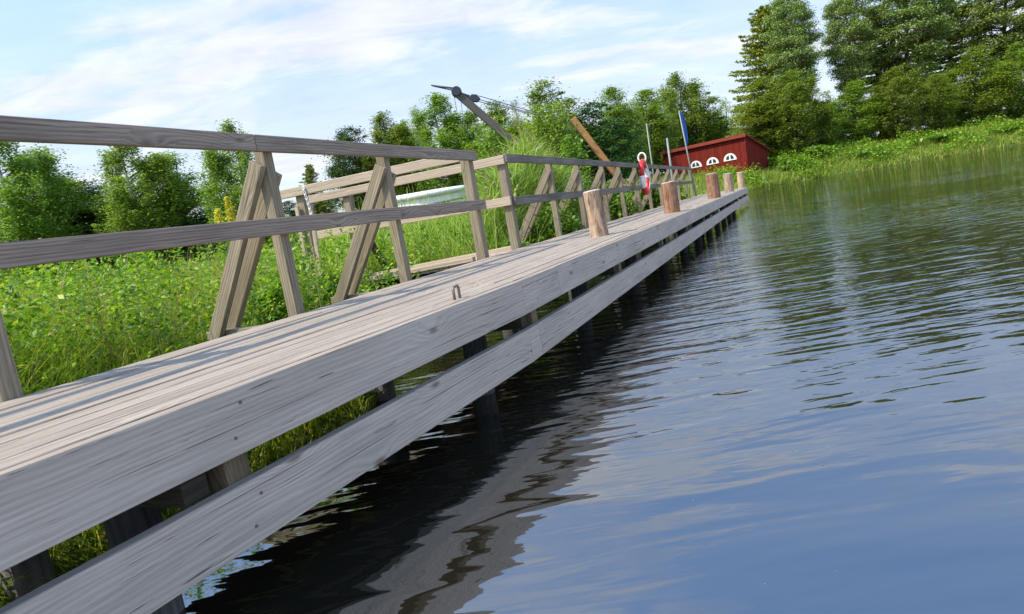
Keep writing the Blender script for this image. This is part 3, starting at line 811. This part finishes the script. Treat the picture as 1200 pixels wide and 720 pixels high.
def wedge(n, y0, y1, x_lo=None, x_hi=None, rng=RNG, pw=1.0, margin=1.25):
    """random points on the ground inside the view's sweep, denser near the camera when pw > 1"""
    y = y0 + (y1 - y0) * rng.uniform(0, 1, n) ** pw
    half = 0.95 * margin * np.maximum(y, 1.5)
    x = rng.uniform(-1, 1, n) * half
    if x_lo is not None: x = np.where(x < x_lo, x_lo + rng.uniform(0, 1, n) * 3, x)
    return x, y
def inner_xnp(y): return -0.16 + 0.43 * (y - 6.64)
def on_gangway(x, y):
    dx, dy = x - P3.x, y - P3.y
    o = dx * OUT.x + dy * OUT.y; a = dx * ALONG.x + dy * ALONG.y
    return (o > -.1) & (o < 3.35) & (a > -.12) & (a < 1.13)
def keep(x, y, dmin=0.05, off=0.0):
    k = (land_dist(x, y) > dmin) & ((x < inner_xnp(y) - off) | (y > 27)) & ~on_gangway(x, y)
    # nothing grows inside the shed
    k &= ~((x > 17.5) & (x < 29) & (y > 60.2) & (y < 71.5) & (x - 23.9 > -(y - 60.5) * .8 - .3) & ((x - 23.9) < (y - 60.5) * 1.25 + .5))
    return k

# --- near grass behind the jetty
x, y = wedge(150000, 0.8, 15, pw=1.15); k = keep(x, y, .02, .02); x, y = x[k], y[k]
z = ground_z(x, y); n = len(x)
patch = 0.5 + 0.5 * np.sin(x * 1.7 + 1.3 * np.sin(y * 1.1)) * np.sin(y * 1.3 + x * .6)
d = land_dist(x, y)
h = (0.20 + .62 * RNG.uniform(.3, 1, n) * (0.45 + .8 * patch)) * np.clip(.40 + d * .35, .35, 1)
near_edge = np.clip((inner_xnp(y) - x) / 1.1, .35, 1)
h = np.clip(h * np.where(y < 7, near_edge, 1), .06, 1)
h = np.where((inner_xnp(y) - x < .85) & (y < 5.7), np.minimum(h, .62 - z), h)        # trodden low beside the brace feet
P = np.stack([x, y, z - .02], 1)
V, F = blades(P, h, RNG.uniform(.006, .013, n) * (1 + y * .03), RNG.uniform(.15, 1.0, n))
# low grass and sedge on the wet edge, seen below and through the boards
x2 = RNG.uniform(0, 1, 16000); y2 = RNG.uniform(.4, 6.2, 16000); xx = inner_xnp(y2) + .42 - x2 * .75
kk = land_dist(xx, y2) > .01; xx, y2 = xx[kk], y2[kk]
P2 = np.stack([xx, y2, ground_z(xx, y2) - .02], 1)
V2, F2 = blades(P2, RNG.uniform(.07, .22, len(xx)), RNG.uniform(.005, .010, len(xx)), RNG.uniform(.3, 1.2, len(xx)))
V, F = cat_mesh([(V, F), (V2, F2)])
tag(np_mesh('grass', V, F, MAT['grass']), kind='stuff')

# --- meadow further back and the far bank
x, y = wedge(90000, 15, 64, pw=1.3); k = keep(x, y, .1, .3); x, y = x[k], y[k]; n = len(x)
P = np.stack([x, y, ground_z(x, y) - .03], 1)
V, F = blades(P, RNG.uniform(.3, .85, n), RNG.uniform(.012, .022, n) * (1 + y * .035), RNG.uniform(.2, 1, n))
xb = RNG.uniform(17, 82, 70000); yb = 55 + RNG.uniform(0, 1, 70000) ** 1.3 * 24; k = keep(xb, yb, .05); xb, yb = xb[k], yb[k]; n = len(xb)
pb = np.sin(xb * .55 + np.sin(yb * .5)) * np.sin(yb * .8)
P = np.stack([xb, yb, ground_z(xb, yb) - .05], 1)
V2, F2 = blades(P, RNG.uniform(.25, .75, n) * (1 + .55 * pb), RNG.uniform(.05, .11, n), RNG.uniform(.2, 1.1, n))
V, F = cat_mesh([(V, F), (V2, F2)])
tag(np_mesh('meadow_grass', V, F, MAT['bank_grass']), kind='stuff')

# --- thin dry flowering stems standing above the grass
x, y = wedge(4500, 3.0, 20, pw=1.2); k = keep(x, y, .3, .5) & (np.sin(x * 1.3 + 2 * np.sin(y * .8)) > -.1); x, y = x[k], y[k]; n = len(x)
P = np.stack([x, y, ground_z(x, y)], 1)
V, F = blades(P, RNG.uniform(.6, 1.15, n), RNG.uniform(.005, .009, n) * (1 + y * .05), RNG.uniform(.05, .5, n), seg=3)
tag(np_mesh('dry_grass_stems', V, F, MAT['dry']), kind='stuff')

# --- leafy weeds behind the jetty
def weeds(n, y0, y1, hmin, hmax, leaf, per, pw=1.2, cond=None):
    x, y = wedge(n, y0, y1, pw=pw); k = keep(x, y, .12, .12)
    if cond is not None: k &= cond(x, y)
    x, y = x[k], y[k]; z = ground_z(x, y); Vs = []
    m_ = len(x); h = RNG.uniform(hmin, hmax, m_)
    t = RNG.uniform(.12, 1, (m_, per)); a = RNG.uniform(0, 2 * np.pi, (m_, per)); r = RNG.uniform(.02, .16, (m_, per)) * (1.15 - t) * 1.3
    lx, ly = RNG.normal(0, .12, (2, m_, 1))
    P = np.stack([x[:, None] + lx * t + np.cos(a) * r, y[:, None] + ly * t + np.sin(a) * r, z[:, None] + h[:, None] * t], -1).reshape(-1, 3)
    return leaves(P, leaf, .7, .42)
far_off = lambda x, y: (inner_xnp(y) - x > np.where(y < 5.7, .95, .35) + .12 * np.sin(y * 2.1)) & (np.sin(x * 1.9 + 1.2 * np.sin(y * 1.3)) * np.sin(y * 1.7) > -.35)
V, F = cat_mesh([weeds(4600, 1.5, 9.5, .40, 1.0, .052, 60, 1.2, far_off), weeds(2500, 9, 26, .35, .8, .09, 26), weeds(1500, 1.2, 9, .15, .34, .05, 34), weeds(1500, 7, 22, .25, .6, .08, 22)])
xw = RNG.uniform(20, 80, 2600); yw = 56.5 + RNG.uniform(0, 1, 2600) ** 1.2 * 16; k = keep(xw, yw, .3) & (np.sin(xw * .9 + np.sin(yw)) > -.2); xw, yw = xw[k], yw[k]
tt = RNG.uniform(.1, 1, (len(xw), 26)); hw_ = RNG.uniform(.4, 1.3, len(xw))[:, None]
P = np.stack([xw[:, None] + RNG.normal(0, .28, tt.shape), yw[:, None] + RNG.normal(0, .28, tt.shape), ground_z(xw, yw)[:, None] + hw_ * tt], -1).reshape(-1, 3)
V, F = cat_mesh([(V, F), leaves(P, .22, .6, .5)])
tag(np_mesh('weeds', V, F, MAT['weed']), kind='stuff')

# --- reed bed behind the far railing
ry = RNG.uniform(8.8, 18, 9000); off_ = RNG.uniform(1.05, 3.2, 9000); rx = inner_xnp(ry) - off_
rq = rx / ry; dens = np.clip((rq + .035) / .05, 0, 1) * np.clip((.150 - rq) / .04, 0, 1) * np.clip((19 - ry) / 6, 0, 1)
k = (RNG.uniform(0, 1, 9000) < dens * .6) & (land_dist(rx, ry) > .1); rx, ry = rx[k], ry[k]; n = len(rx)
rq = rx / ry; hh = RNG.uniform(1.25, 2.4, n) * np.clip(1.0 - np.abs(rq - .06) / .17, .40, 1.0) * (.80 + ry * .018)
rz = ground_z(rx, ry) - .03
parts = []
wind_az = RNG.uniform(0, 6.28, n)
parts.append(blades(np.stack([rx, ry, rz], 1), hh, np.full(n, .016), RNG.uniform(.03, .22, n), az=wind_az))
for j in range(6):
    t = RNG.uniform(.25, .92, n)
    P = np.stack([rx + np.cos(wind_az) * .06 * t, ry + np.sin(wind_az) * .06 * t, rz + hh * t * .95], 1)
    parts.append(blades(P, RNG.uniform(.40, .85, n), RNG.uniform(.020, .038, n), RNG.uniform(.3, 1.25, n), seg=3, az=np.where(RNG.uniform(0, 1, n) < .7, wind_az + RNG.normal(0, .5, n), RNG.uniform(0, 6.28, n))))
Vr, Fr = cat_mesh(parts)
tag(np_mesh('reeds', Vr, Fr, MAT['reed']), kind='stuff')
sel = RNG.choice(n, 110, replace=False); P = []
for i in sel:
    m_ = 26; tt = RNG.uniform(0, 1, m_)
    P.append(np.stack([rx[i] + RNG.normal(0, .035, m_) * (1 - tt) + np.cos(wind_az[i]) * .2 * tt, ry[i] + RNG.normal(0, .035, m_) * (1 - tt) + np.sin(wind_az[i]) * .2 * tt, rz[i] + hh[i] * 1.0 + .24 * (tt - .45)], 1))
V, F = leaves(np.concatenate(P), .07, .1, .3)
tag(np_mesh('dry_reed_leaves', V, F, MAT['dry']), kind='stuff')
ry = RNG.uniform(11.5, 16.0, 1100); rx = RNG.uniform(-3.4, -.1, 1100); n = len(rx); az = RNG.uniform(0, 6.28, n); rz = ground_z(rx, ry)
hb = RNG.uniform(.5, 1.12, n) * np.where(RNG.uniform(0, 1, n) < .12, 1.6, 1.0)
V, F = cat_mesh([blades(np.stack([rx + RNG.normal(0, .03, n), ry, rz], 1), hb, np.full(n, .022), RNG.uniform(.05, .6, n), seg=3, az=az + j) for j in range(4)])
tag(np_mesh('tall_grass', V, F, MAT['reed']), kind='stuff')
# a few tall thin reeds by the gangway
ry = RNG.uniform(7.9, 9.6, 70); rx = inner_xnp(ry) - RNG.uniform(.5, 1.7, 70); k = ~on_gangway(rx, ry); rx, ry = rx[k], ry[k]; n = len(rx)
rz = ground_z(rx, ry); az = RNG.uniform(0, 6.28, n)
parts = [blades(np.stack([rx, ry, rz], 1), RNG.uniform(.8, 1.5, n), np.full(n, .012), RNG.uniform(.05, .5, n), seg=3) for _ in range(2)]
V, F = cat_mesh(parts); tag(np_mesh('reeds', V, F, MAT['reed']), kind='stuff')

# --- bushes
def bush(name, label, cat, px, py_top, Y, wpx, mat, leaf=.09, n=4200, group='leafy bushes along the bank', stems=True):
    t = at_y(px, py_top, Y); base = Vector((t.x, Y, gz(t.x, Y) - .03)); H = max(.3, t.z - base.z); Rr = wpx * Y / FOC / 2
    root = thing(name, label, cat, base, group)
    nc = max(18, n // 120); cs = []
    for i in range(nc):
        a = random.uniform(0, 6.283); zz = random.uniform(.12, .93); rr = Rr * math.sqrt(random.uniform(.1, 1)) * math.sqrt(max(.05, 1 - (zz - .38) ** 2 / .42))
        cs.append((rr * math.cos(a), rr * math.sin(a), H * zz))
    C = np.repeat(np.array(cs), n // nc, 0); P = C + RNG.normal(0, 1, C.shape) * np.array([Rr * .17, Rr * .17, H * .085])
    P[:, 2] = np.clip(P[:, 2], .02, H * 1.02)
    V, F = leaves(P, leaf, .5, .6); np_mesh('foliage', V, F, mat, root)
    if stems:
        m_ = MB()
        for c in cs[::4]: m_.tube([base + Vector((c[0] * .08, c[1] * .08, -.05)), base + Vector((c[0] * .6, c[1] * .6, c[2] * .6)), base + Vector(c)], [.014 * H, .010 * H, .004], 5)
        m_.build('stem', MAT['bark'], root)
    return root
bush('leafy_bush', 'bright green leafy bush low between the first posts of the far railing', 'bush', 645, 240, 10.0, 56, MAT['bush'], .075, 4200)
bush('leafy_bush', 'low bright green leafy bush by the post at the gangway gap', 'bush', 600, 283, 8.6, 40, MAT['bush'], .06, 1700)
bush('leafy_bush', 'yellow green bush behind the railing, right of the nearest bollard', 'bush', 720, 214, 14.5, 62, MAT['bush'], .11, 2600)
bush('leafy_bush', 'yellow green bush behind the life ring', 'bush', 755, 214, 18.5, 62, MAT['bush'], .13, 2600)
bush('leafy_bush', 'small bright bush behind the second bollard', 'bush', 782, 214, 22.5, 44, MAT['bush'], .14, 1800)
bush('leafy_bush', 'bright leafy shrub rising among the reeds left of the orange strut', 'bush', 668, 162, 17, 30, MAT['bush'], .12, 2600)
bush('willow_bush', 'tall rounded willow bush rising above the reeds', 'bush', 641, 126, 21.0, 62, MAT['alder_leaf'], .10, 11000)
bush('willow_bush', 'willow bush left of the reeds at the foot of the crane jib', 'bush', 572, 146, 23, 56, MAT['alder_leaf'], .13, 8000)
bush('leafy_bush', 'leafy green bush close behind the slanting brace pair at the jetty', 'bush', 322, 330, 5.2, 50, MAT['weed'], .042, 4200)
bush('leafy_bush', 'leafy green bush between the two near posts beside the jetty', 'bush', 392, 322, 6.3, 56, MAT['weed'], .045, 4200)
for (px, py, Y, wp, lab) in ((905, 186, 64, 34, 'green bush on the far bank to the right of the red shed'), (932, 186, 60.5, 34, 'bright green bush low on the far bank near the water'), (955, 172, 63, 40, 'large bright bush on the far bank below the tall pine'),
                             (1010, 176, 62, 60, 'wide bright bush on the far bank beyond the tall pine'), (1090, 160, 63, 70, 'yellow green bush on the far bank under the tall spruce'), (1165, 150, 63, 60, 'bright bush furthest along the far bank')):
    bush('bank_bush', lab, 'bush', px, py, Y, wp, MAT['bush'], .36, 1500, 'bushes on the far bank', False)

# flowering stalks
def flower_stalk(name, label, px, py_top, Y, hpx, mat, spread, n):
    t = at_y(px, py_top, Y); base = Vector((t.x + .03, Y, gz(t.x, Y)))
    root = thing(name, label, 'flowering plant', base)
    MB().tube([base, (base + t) / 2 + Vector((.01, 0, 0)), t], [.008, .006, .003], 6).build('stem', MAT['bark'], root)
    n = int(n); zz = RNG.uniform(0, 1, n); hh = hpx * Y / FOC
    P = np.stack([t.x - base.x + RNG.normal(0, spread, n) * (.45 + .8 * zz), RNG.normal(0, spread, n) * (.45 + .8 * zz), t.z - base.z - hh * zz], 1)
    V, F = leaves(P, .021, .2, .7); np_mesh('flower_head', V, F, mat, root)
    zz = RNG.uniform(.15, .95, 40); a = RNG.uniform(0, 6.28, 40)
    P = np.stack([.05 * np.cos(a), .05 * np.sin(a), (t.z - base.z - hh) * zz], 1); V, F = leaves(P, .10, .3, .28); np_mesh('foliage', V, F, MAT['weed'], root)
flower_stalk('goldenrod', 'tall yellow flowering stalk behind the near railing', 266, 231, 5.4, 30, MAT['yellow'], .020, 520)
flower_stalk('goldenrod', 'yellow flowering stalk standing lower, beside the taller yellow one', 254, 245, 5.7, 20, MAT['yellow'], .020, 380)
flower_stalk('white_flower', 'white flower head showing just above the lower near rail', 334, 252, 7.0, 9, MAT['petal'], .03, 260)

# a few fallen leaves and seeds drifting on the water
P = np.stack([RNG.uniform(-.5, 4.5, 70), 1.1 + 7 * RNG.uniform(0, 1, 70) ** 1.5, np.full(70, .0215)], 1); P = P[P[:, 0] > .55 * (P[:, 1] - 3.3)]
a = RNG.uniform(0, 6.28, len(P)); L = RNG.uniform(.003, .009, len(P)); dx_ = np.stack([np.cos(a), np.sin(a), a * 0], 1) * L[:, None]; dy_ = np.stack([-np.sin(a), np.cos(a), a * 0], 1) * (L * .45)[:, None]
V = np.stack([P - dx_, P + dy_, P + dx_, P - dy_], 1).reshape(-1, 3)
tag(np_mesh('floating_leaves', V, np.arange(len(V)).reshape(-1, 4), MAT['dry']), kind='stuff')

# ------------------------------------------------------------------ trees: one of each kind, then copies with their own size and turn
def limb_tube(m_, a, b, r0_, r1_, sag=0.0, n=7, segs=4):
    a, b = Vector(a), Vector(b); pts = []; rad = []
    side = Vector((random.uniform(-1, 1), random.uniform(-1, 1), random.uniform(-.3, .3))) * (b - a).length * .05
    for i in range(segs + 1):
        t = i / segs; p = a.lerp(b, t) + side * math.sin(t * math.pi) - UPV * sag * math.sin(t * math.pi)
        pts.append(p); rad.append(r0_ + (r1_ - r0_) * t)
    m_.tube(pts, rad, n, cap=False)
def broad_tree(kind, mat, bark, env, n_cl, per, leaf, droop=0.0, base_h=.16, seed=1, sig=.035):
    """a tree 1 unit = 10 m tall; env(t) gives the crown radius at height t"""
    random.seed(seed); rng = np.random.default_rng(seed)
    H = 10.0; root = bpy.data.objects.new(kind, None); COL.objects.link(root)
    tr = MB(); bend = [Vector((0.18 * math.sin(t * 3 + seed), .18 * math.cos(t * 2.3 + seed), 0)) * t for t in [i / 8 for i in range(9)]]
    pts = [Vector((0, 0, H * .93 * i / 8 - .2)) + bend[i] for i in range(9)]
    tr.tube(pts, [.17 * (1 - .93 * i / 8) + (.05 if i == 0 else 0) for i in range(9)], 9, cap=False)
    R0, pw_ = env; cs = []
    plumes = [(0, 0, 1.0, .62)]
    for j in range(7):
        aa = j * 2.4 + rng.uniform(-.4, .4); dd = R0 * rng.uniform(.38, .72)
        plumes.append((dd * math.cos(aa), dd * math.sin(aa), rng.uniform(.52, .90), rng.uniform(.34, .52)))
    wts = np.array([p[3] ** 2 * (p[2] - base_h) for p in plumes]); wts /= wts.sum()
    for i in range(n_cl):
        x_, y_, top_, rd = plumes[rng.choice(len(plumes), p=wts)]
        tt = rng.uniform(0, 1) ** .8; t = base_h + (top_ - base_h) * tt; a = rng.uniform(0, 2 * math.pi)
        prof = min(1, .35 + 2.4 * tt) * (1.001 - tt) ** pw_ * 1.15
        r = R0 * rd * prof * (1 + .22 * math.sin(3 * a + 9 * t + x_)) * (math.sqrt(rng.uniform(.1, 1)) if i % 7 else rng.uniform(1.0, 1.35))
        k_ = min(1, .35 + tt * 1.1)                                      # plumes lean out from the trunk
        cs.append((x_ * k_ + r * math.cos(a), y_ * k_ + r * math.sin(a), H * t))
    for c in cs[::5]:
        zb = max(.8, c[2] - .75 * math.hypot(c[0], c[1]) - .3); i = min(7, int(zb / (H * .93) * 8)); p0 = pts[i].lerp(pts[i + 1], .5)
        p0 = Vector((p0.x, p0.y, zb)); limb_tube(tr, p0, c, .055 * (1 - zb / H) + .012, .008, -.05, 5, 3)
    C = np.repeat(np.array(cs), per, 0)
    sz_ = rng.uniform(.5, 1.45, n_cl); sz_[::7] *= .55; sc = np.repeat(sz_, per)[:, None]
    off = rng.normal(0, 1, C.shape) * np.array([H * sig, H * sig, H * sig * .72]) * sc
    if droop > 0: off[:, 2] = -np.abs(rng.normal(0, droop, len(off))) + .15; off[:, :2] *= .62
    P = C + off
    P = P[P[:, 2] > .5]
    V, F = leaves(P, leaf, .55, .62, droop=(1.0 if droop > 0 else None), rng=rng)
    np_mesh('crown', V, F, mat, root)
    o = tr.build('trunk', bark, None, smooth=True); o.parent = root; o.location = (0, 0, 0)
    return root
def conifer(kind, mat, bark, seed=3, layers=40, base_h=.04, rad=2.5, leafn=60):
    random.seed(seed); rng = np.random.default_rng(seed); H = 10.0
    root = bpy.data.objects.new(kind, None); COL.objects.link(root)
    tr = MB().tube([(0, 0, -.2), (.03, 0, H * .5), (0, 0, H)], [.17, .1, .012], 8, cap=False)
    P = []; T = []
    for i in range(layers):
        t = base_h + (1 - base_h) * (i / layers) ** .92; R_ = rad * (1 - t) ** .62 * (.8 + .35 * math.sin(i * 1.7) ** 2) + .12
        for j in range(rng.integers(7, 10)):
            a = rng.uniform(0, 6.283); L = R_ * rng.uniform(.6, 1.15); up = .18 - .55 * (1 - t)
            m_ = max(6, int(leafn * (.4 + L))); s = rng.uniform(.12, 1, m_) ** .8
            lat = rng.normal(0, .10, m_) * (1.2 - s) * (L + .4)
            px = np.cos(a) * s * L - np.sin(a) * lat; py = np.sin(a) * s * L + np.cos(a) * lat
            pz = H * t + up * s * L * .8 + .16 * (s ** 2.2) * L - rng.uniform(0, .14, m_)
            P.append(np.stack([px, py, pz], 1))
            if j % 3 == 0: tr.tube([(0, 0, H * t), (math.cos(a) * L * .7, math.sin(a) * L * .7, H * t + up * L * .5)], [.03 * (1 - t) + .006, .006], 4, cap=False)
    V, F = leaves(np.concatenate(P), .20, .35, .34, droop=.5, rng=rng); np_mesh('crown', V, F, mat, root)
    o = tr.build('trunk', bark, None, smooth=True); o.parent = root; o.location = (0, 0, 0)
    return root
def pine(kind, mat, bark, seed=5):
    random.seed(seed); rng = np.random.default_rng(seed); H = 10.0
    root = bpy.data.objects.new(kind, None); COL.objects.link(root); tr = MB()
    pts = [Vector((.12 * math.sin(i * .9 + seed), .1 * math.cos(i * .7), H * .97 * i / 8 - .2 * (i == 0))) for i in range(9)]
    tr.tube(pts, [.15 * (1 - .85 * i / 8) for i in range(9)], 9, cap=False); P = []
    for i in range(150):
        t = rng.uniform(.30, 1.0); R_ = 1.7 * (1 - ((t - .62) / .42) ** 2 * .75) if t > .62 else 1.7 * (.35 + .65 * (t - .34) / .28)
        R_ = max(.25, R_); a = rng.uniform(0, 6.283); r = R_ * math.sqrt(rng.uniform(.15, 1)); c = np.array([r * math.cos(a), r * math.sin(a), H * t])
        i_ = min(7, int(t / .97 * 8)); p0 = pts[max(0, i_)].lerp(pts[min(8, i_ + 1)], .4); limb_tube(tr, (p0.x, p0.y, H * t - .3 * r - .1), c, .035, .008, .05, 5, 3)
        m_ = 380; P.append(c + rng.normal(0, 1, (m_, 3)) * np.array([.25, .25, .12]))
    V, F = leaves(np.concatenate(P), .125, .5, .45, rng=rng); np_mesh('crown', V, F, mat, root)
    o = tr.build('trunk', bark, None, smooth=True); o.parent = root; o.location = (0, 0, 0)
    return root
PROTO = {
    'birch': broad_tree('birch_tree', MAT['birch_leaf'], MAT['birch_bark'], (2.2, 0.62), 430, 95, .115, .55, .10, 21, .026),
    'maple': broad_tree('broadleaf_tree', MAT['maple_leaf'], MAT['bark'], (3.0, 0.4), 420, 95, .15, 0, .08, 22, .029),
    'alder': broad_tree('alder_tree', MAT['alder_leaf'], MAT['bark'], (2.3, 0.55), 420, 95, .125, 0, .06, 23, .025),
    'aspen': broad_tree('aspen_tree', MAT['birch_leaf'], MAT['bark'], (1.8, 0.48), 420, 90, .12, 0, .08, 24, .024),
    'sparse': broad_tree('thin_birch_tree', MAT['birch_leaf'], MAT['birch_bark'], (1.9, .55), 150, 80, .10, .55, .16, 25),
    'spruce': conifer('spruce_tree', MAT['spruce_leaf'], MAT['bark']),
    'pine': pine('pine_tree', MAT['pine_leaf'], MAT['pine_bark']),
}
NATW = {'birch': 3.4, 'maple': 4.6, 'alder': 3.4, 'aspen': 2.8, 'sparse': 3.4, 'spruce': 3.6, 'pine': 3.0}
used = set()
def tree(kind, px, py, Y, wpx, label, group):
    t = at_y(px, py, Y); z = gz(t.x, Y); H = t.z - z; Wd = wpx * WIDER[group] * Y / FOC
    sz = H / 10.0; sx = Wd / NATW[kind]
    sx = min(max(sx, sz * .6), sz * 2.2)
    p = PROTO[kind]
    if kind not in used:
        used.add(kind); o = p; o.location = (t.x, Y, z); o.rotation_euler = (0, 0, random.uniform(0, 6.28)); o.scale = (sx, sx, sz)
    else: o = copy_thing(p, (t.x, Y, z), random.uniform(0, 6.28), (sx, sx, sz))
    tag(o, label, kind if False else 'tree', group); return o
random.seed(99)
WIDER = {'trees behind the near railing': 1.18, 'trees behind the crane and the reeds': 1.15, 'tall trees on the far bank': .98}
GL, GM, GR = 'trees behind the near railing', 'trees behind the crane and the reeds', 'tall trees on the far bank'
for row in [
    ('birch', 265, 140, 34, 70, 'airy birch behind the nearest slanting braces, its tip above the top rail', GL),
    ('maple', 300, 236, 46, 58, 'low dark broadleaf tree just right of the airy birch', GL),
    ('maple', 243, 246, 44, 60, 'low dark broadleaf tree left of the airy birch', GL),
    ('spruce', 361, 192, 62, 28, 'small pointed spruce alone against the sky', GL),
    ('maple', 337, 236, 64, 42, 'rounded low tree left of the small pointed spruce', GL),
    ('aspen', 378, 226, 66, 30, 'low tree right of the small pointed spruce', GL),
    ('maple', 408, 151, 60, 60, 'dark round tree left of the drooping birches', GL),
    ('birch', 446, 130, 58, 58, 'drooping birch, second tallest behind the near railing', GL),
    ('birch', 472, 140, 62, 44, 'drooping birch set back between two taller birches', GL),
    ('birch', 510, 108, 55, 78, 'tallest drooping birch left of the crane jib', GL),
    ('maple', 540, 152, 57, 44, 'dark tree under the end of the crane jib', GM),
    ('alder', 578, 121, 50, 66, 'yellow green tree behind the crane jib', GM),
    ('alder', 636, 97, 46, 82, 'broad pointed tree behind the reeds', GM),
    ('maple', 690, 122, 47, 80, 'very dark dense tree behind the orange timber strut', GM),
    ('aspen', 716, 104, 62, 48, 'pale green tree above the very dark one', GM),
    ('aspen', 755, 107, 72, 56, 'narrow green tree behind the thin pale pole', GM),
    ('birch', 790, 84, 82, 62, 'tall green tree left of the flagpole top', GM),
    ('alder', 815, 100, 84, 70, 'broad green tree behind the blue flag', GM),
    ('sparse', 848, 116, 94, 44, 'thin see-through birch above the shed roof', GM),
    ('maple', 842, 146, 90, 62, 'low rounded tree just behind the shed roof', GM),
    ('maple', 776, 138, 80, 60, 'dark tree filling the gap behind the two pale poles', GM),
    ('alder', 735, 150, 74, 60, 'lower green tree behind the life ring', GM),
    ('spruce', 893, 6, 76, 92, 'tall spruce with layered boughs behind the red shed', GR),
    ('pine', 922, -6, 72, 50, 'tall pine beside the layered spruce, with gaps in its top', GR),
    ('alder', 893, 92, 69, 70, 'bright green tree at the foot of the layered spruce', GR),
    ('birch', 925, 82, 67, 74, 'bright drooping tree in front of the tall pine', GR),
    ('maple', 968, 120, 84, 60, 'dark tree deep in the gap left of the open branched pine', GR),
    ('pine', 988, -14, 74, 46, 'tall pine with open branches right of the bright drooping tree', GR),
    ('aspen', 955, 118, 67, 46, 'lower rounded tree beneath the open branched pine', GR),
    ('spruce', 1022, 6, 77, 78, 'dark spruce right of the open branched pine', GR),
    ('alder', 1000, 96, 70, 70, 'green tree in front of the second spruce', GR),
    ('pine', 1058, -40, 74, 74, 'highest pine, standing between two spruces', GR),
    ('birch', 1048, 78, 68, 76, 'drooping birch below the highest pine', GR),
    ('spruce', 1108, -6, 76, 88, 'third spruce along the far bank', GR),
    ('aspen', 1095, 88, 68, 64, 'rounded pale green tree below the third spruce', GR),
    ('alder', 1142, 56, 70, 70, 'green pointed tree beside the third spruce', GR),
    ('pine', 1172, -50, 74, 80, 'pine furthest along the far bank', GR),
    ('birch', 1190, 50, 69, 80, 'birch furthest along the far bank', GR),
    ('sparse', 602, 116, 52, 34, 'thin birch top showing just right of the crane jib', GM),
    ('sparse', 741, 116, 66, 34, 'thin birch top between the pale green trees behind the life ring', GM),
    ('sparse', 484, 124, 60, 36, 'thin birch top left of the tallest drooping birch', GL),
    ('sparse', 775, 98, 76, 34, 'thin birch top left of the tall green tree by the flagpole', GM),
    ('alder', 198, 182, 47, 80, 'green pointed tree behind the near railing, left of the airy birch', GL),
    ('birch', 140, 150, 43, 86, 'wide birch behind the railing, second from the picture edge', GL),
    ('maple', 95, 214, 50, 100, 'dark broad tree below the wide birch', GL),
    ('alder', 45, 176, 48, 90, 'green tree near the picture edge behind the railing', GL),
    ('birch', -10, 140, 42, 90, 'birch at the picture edge behind the railing', GL),
]: tree(*row)
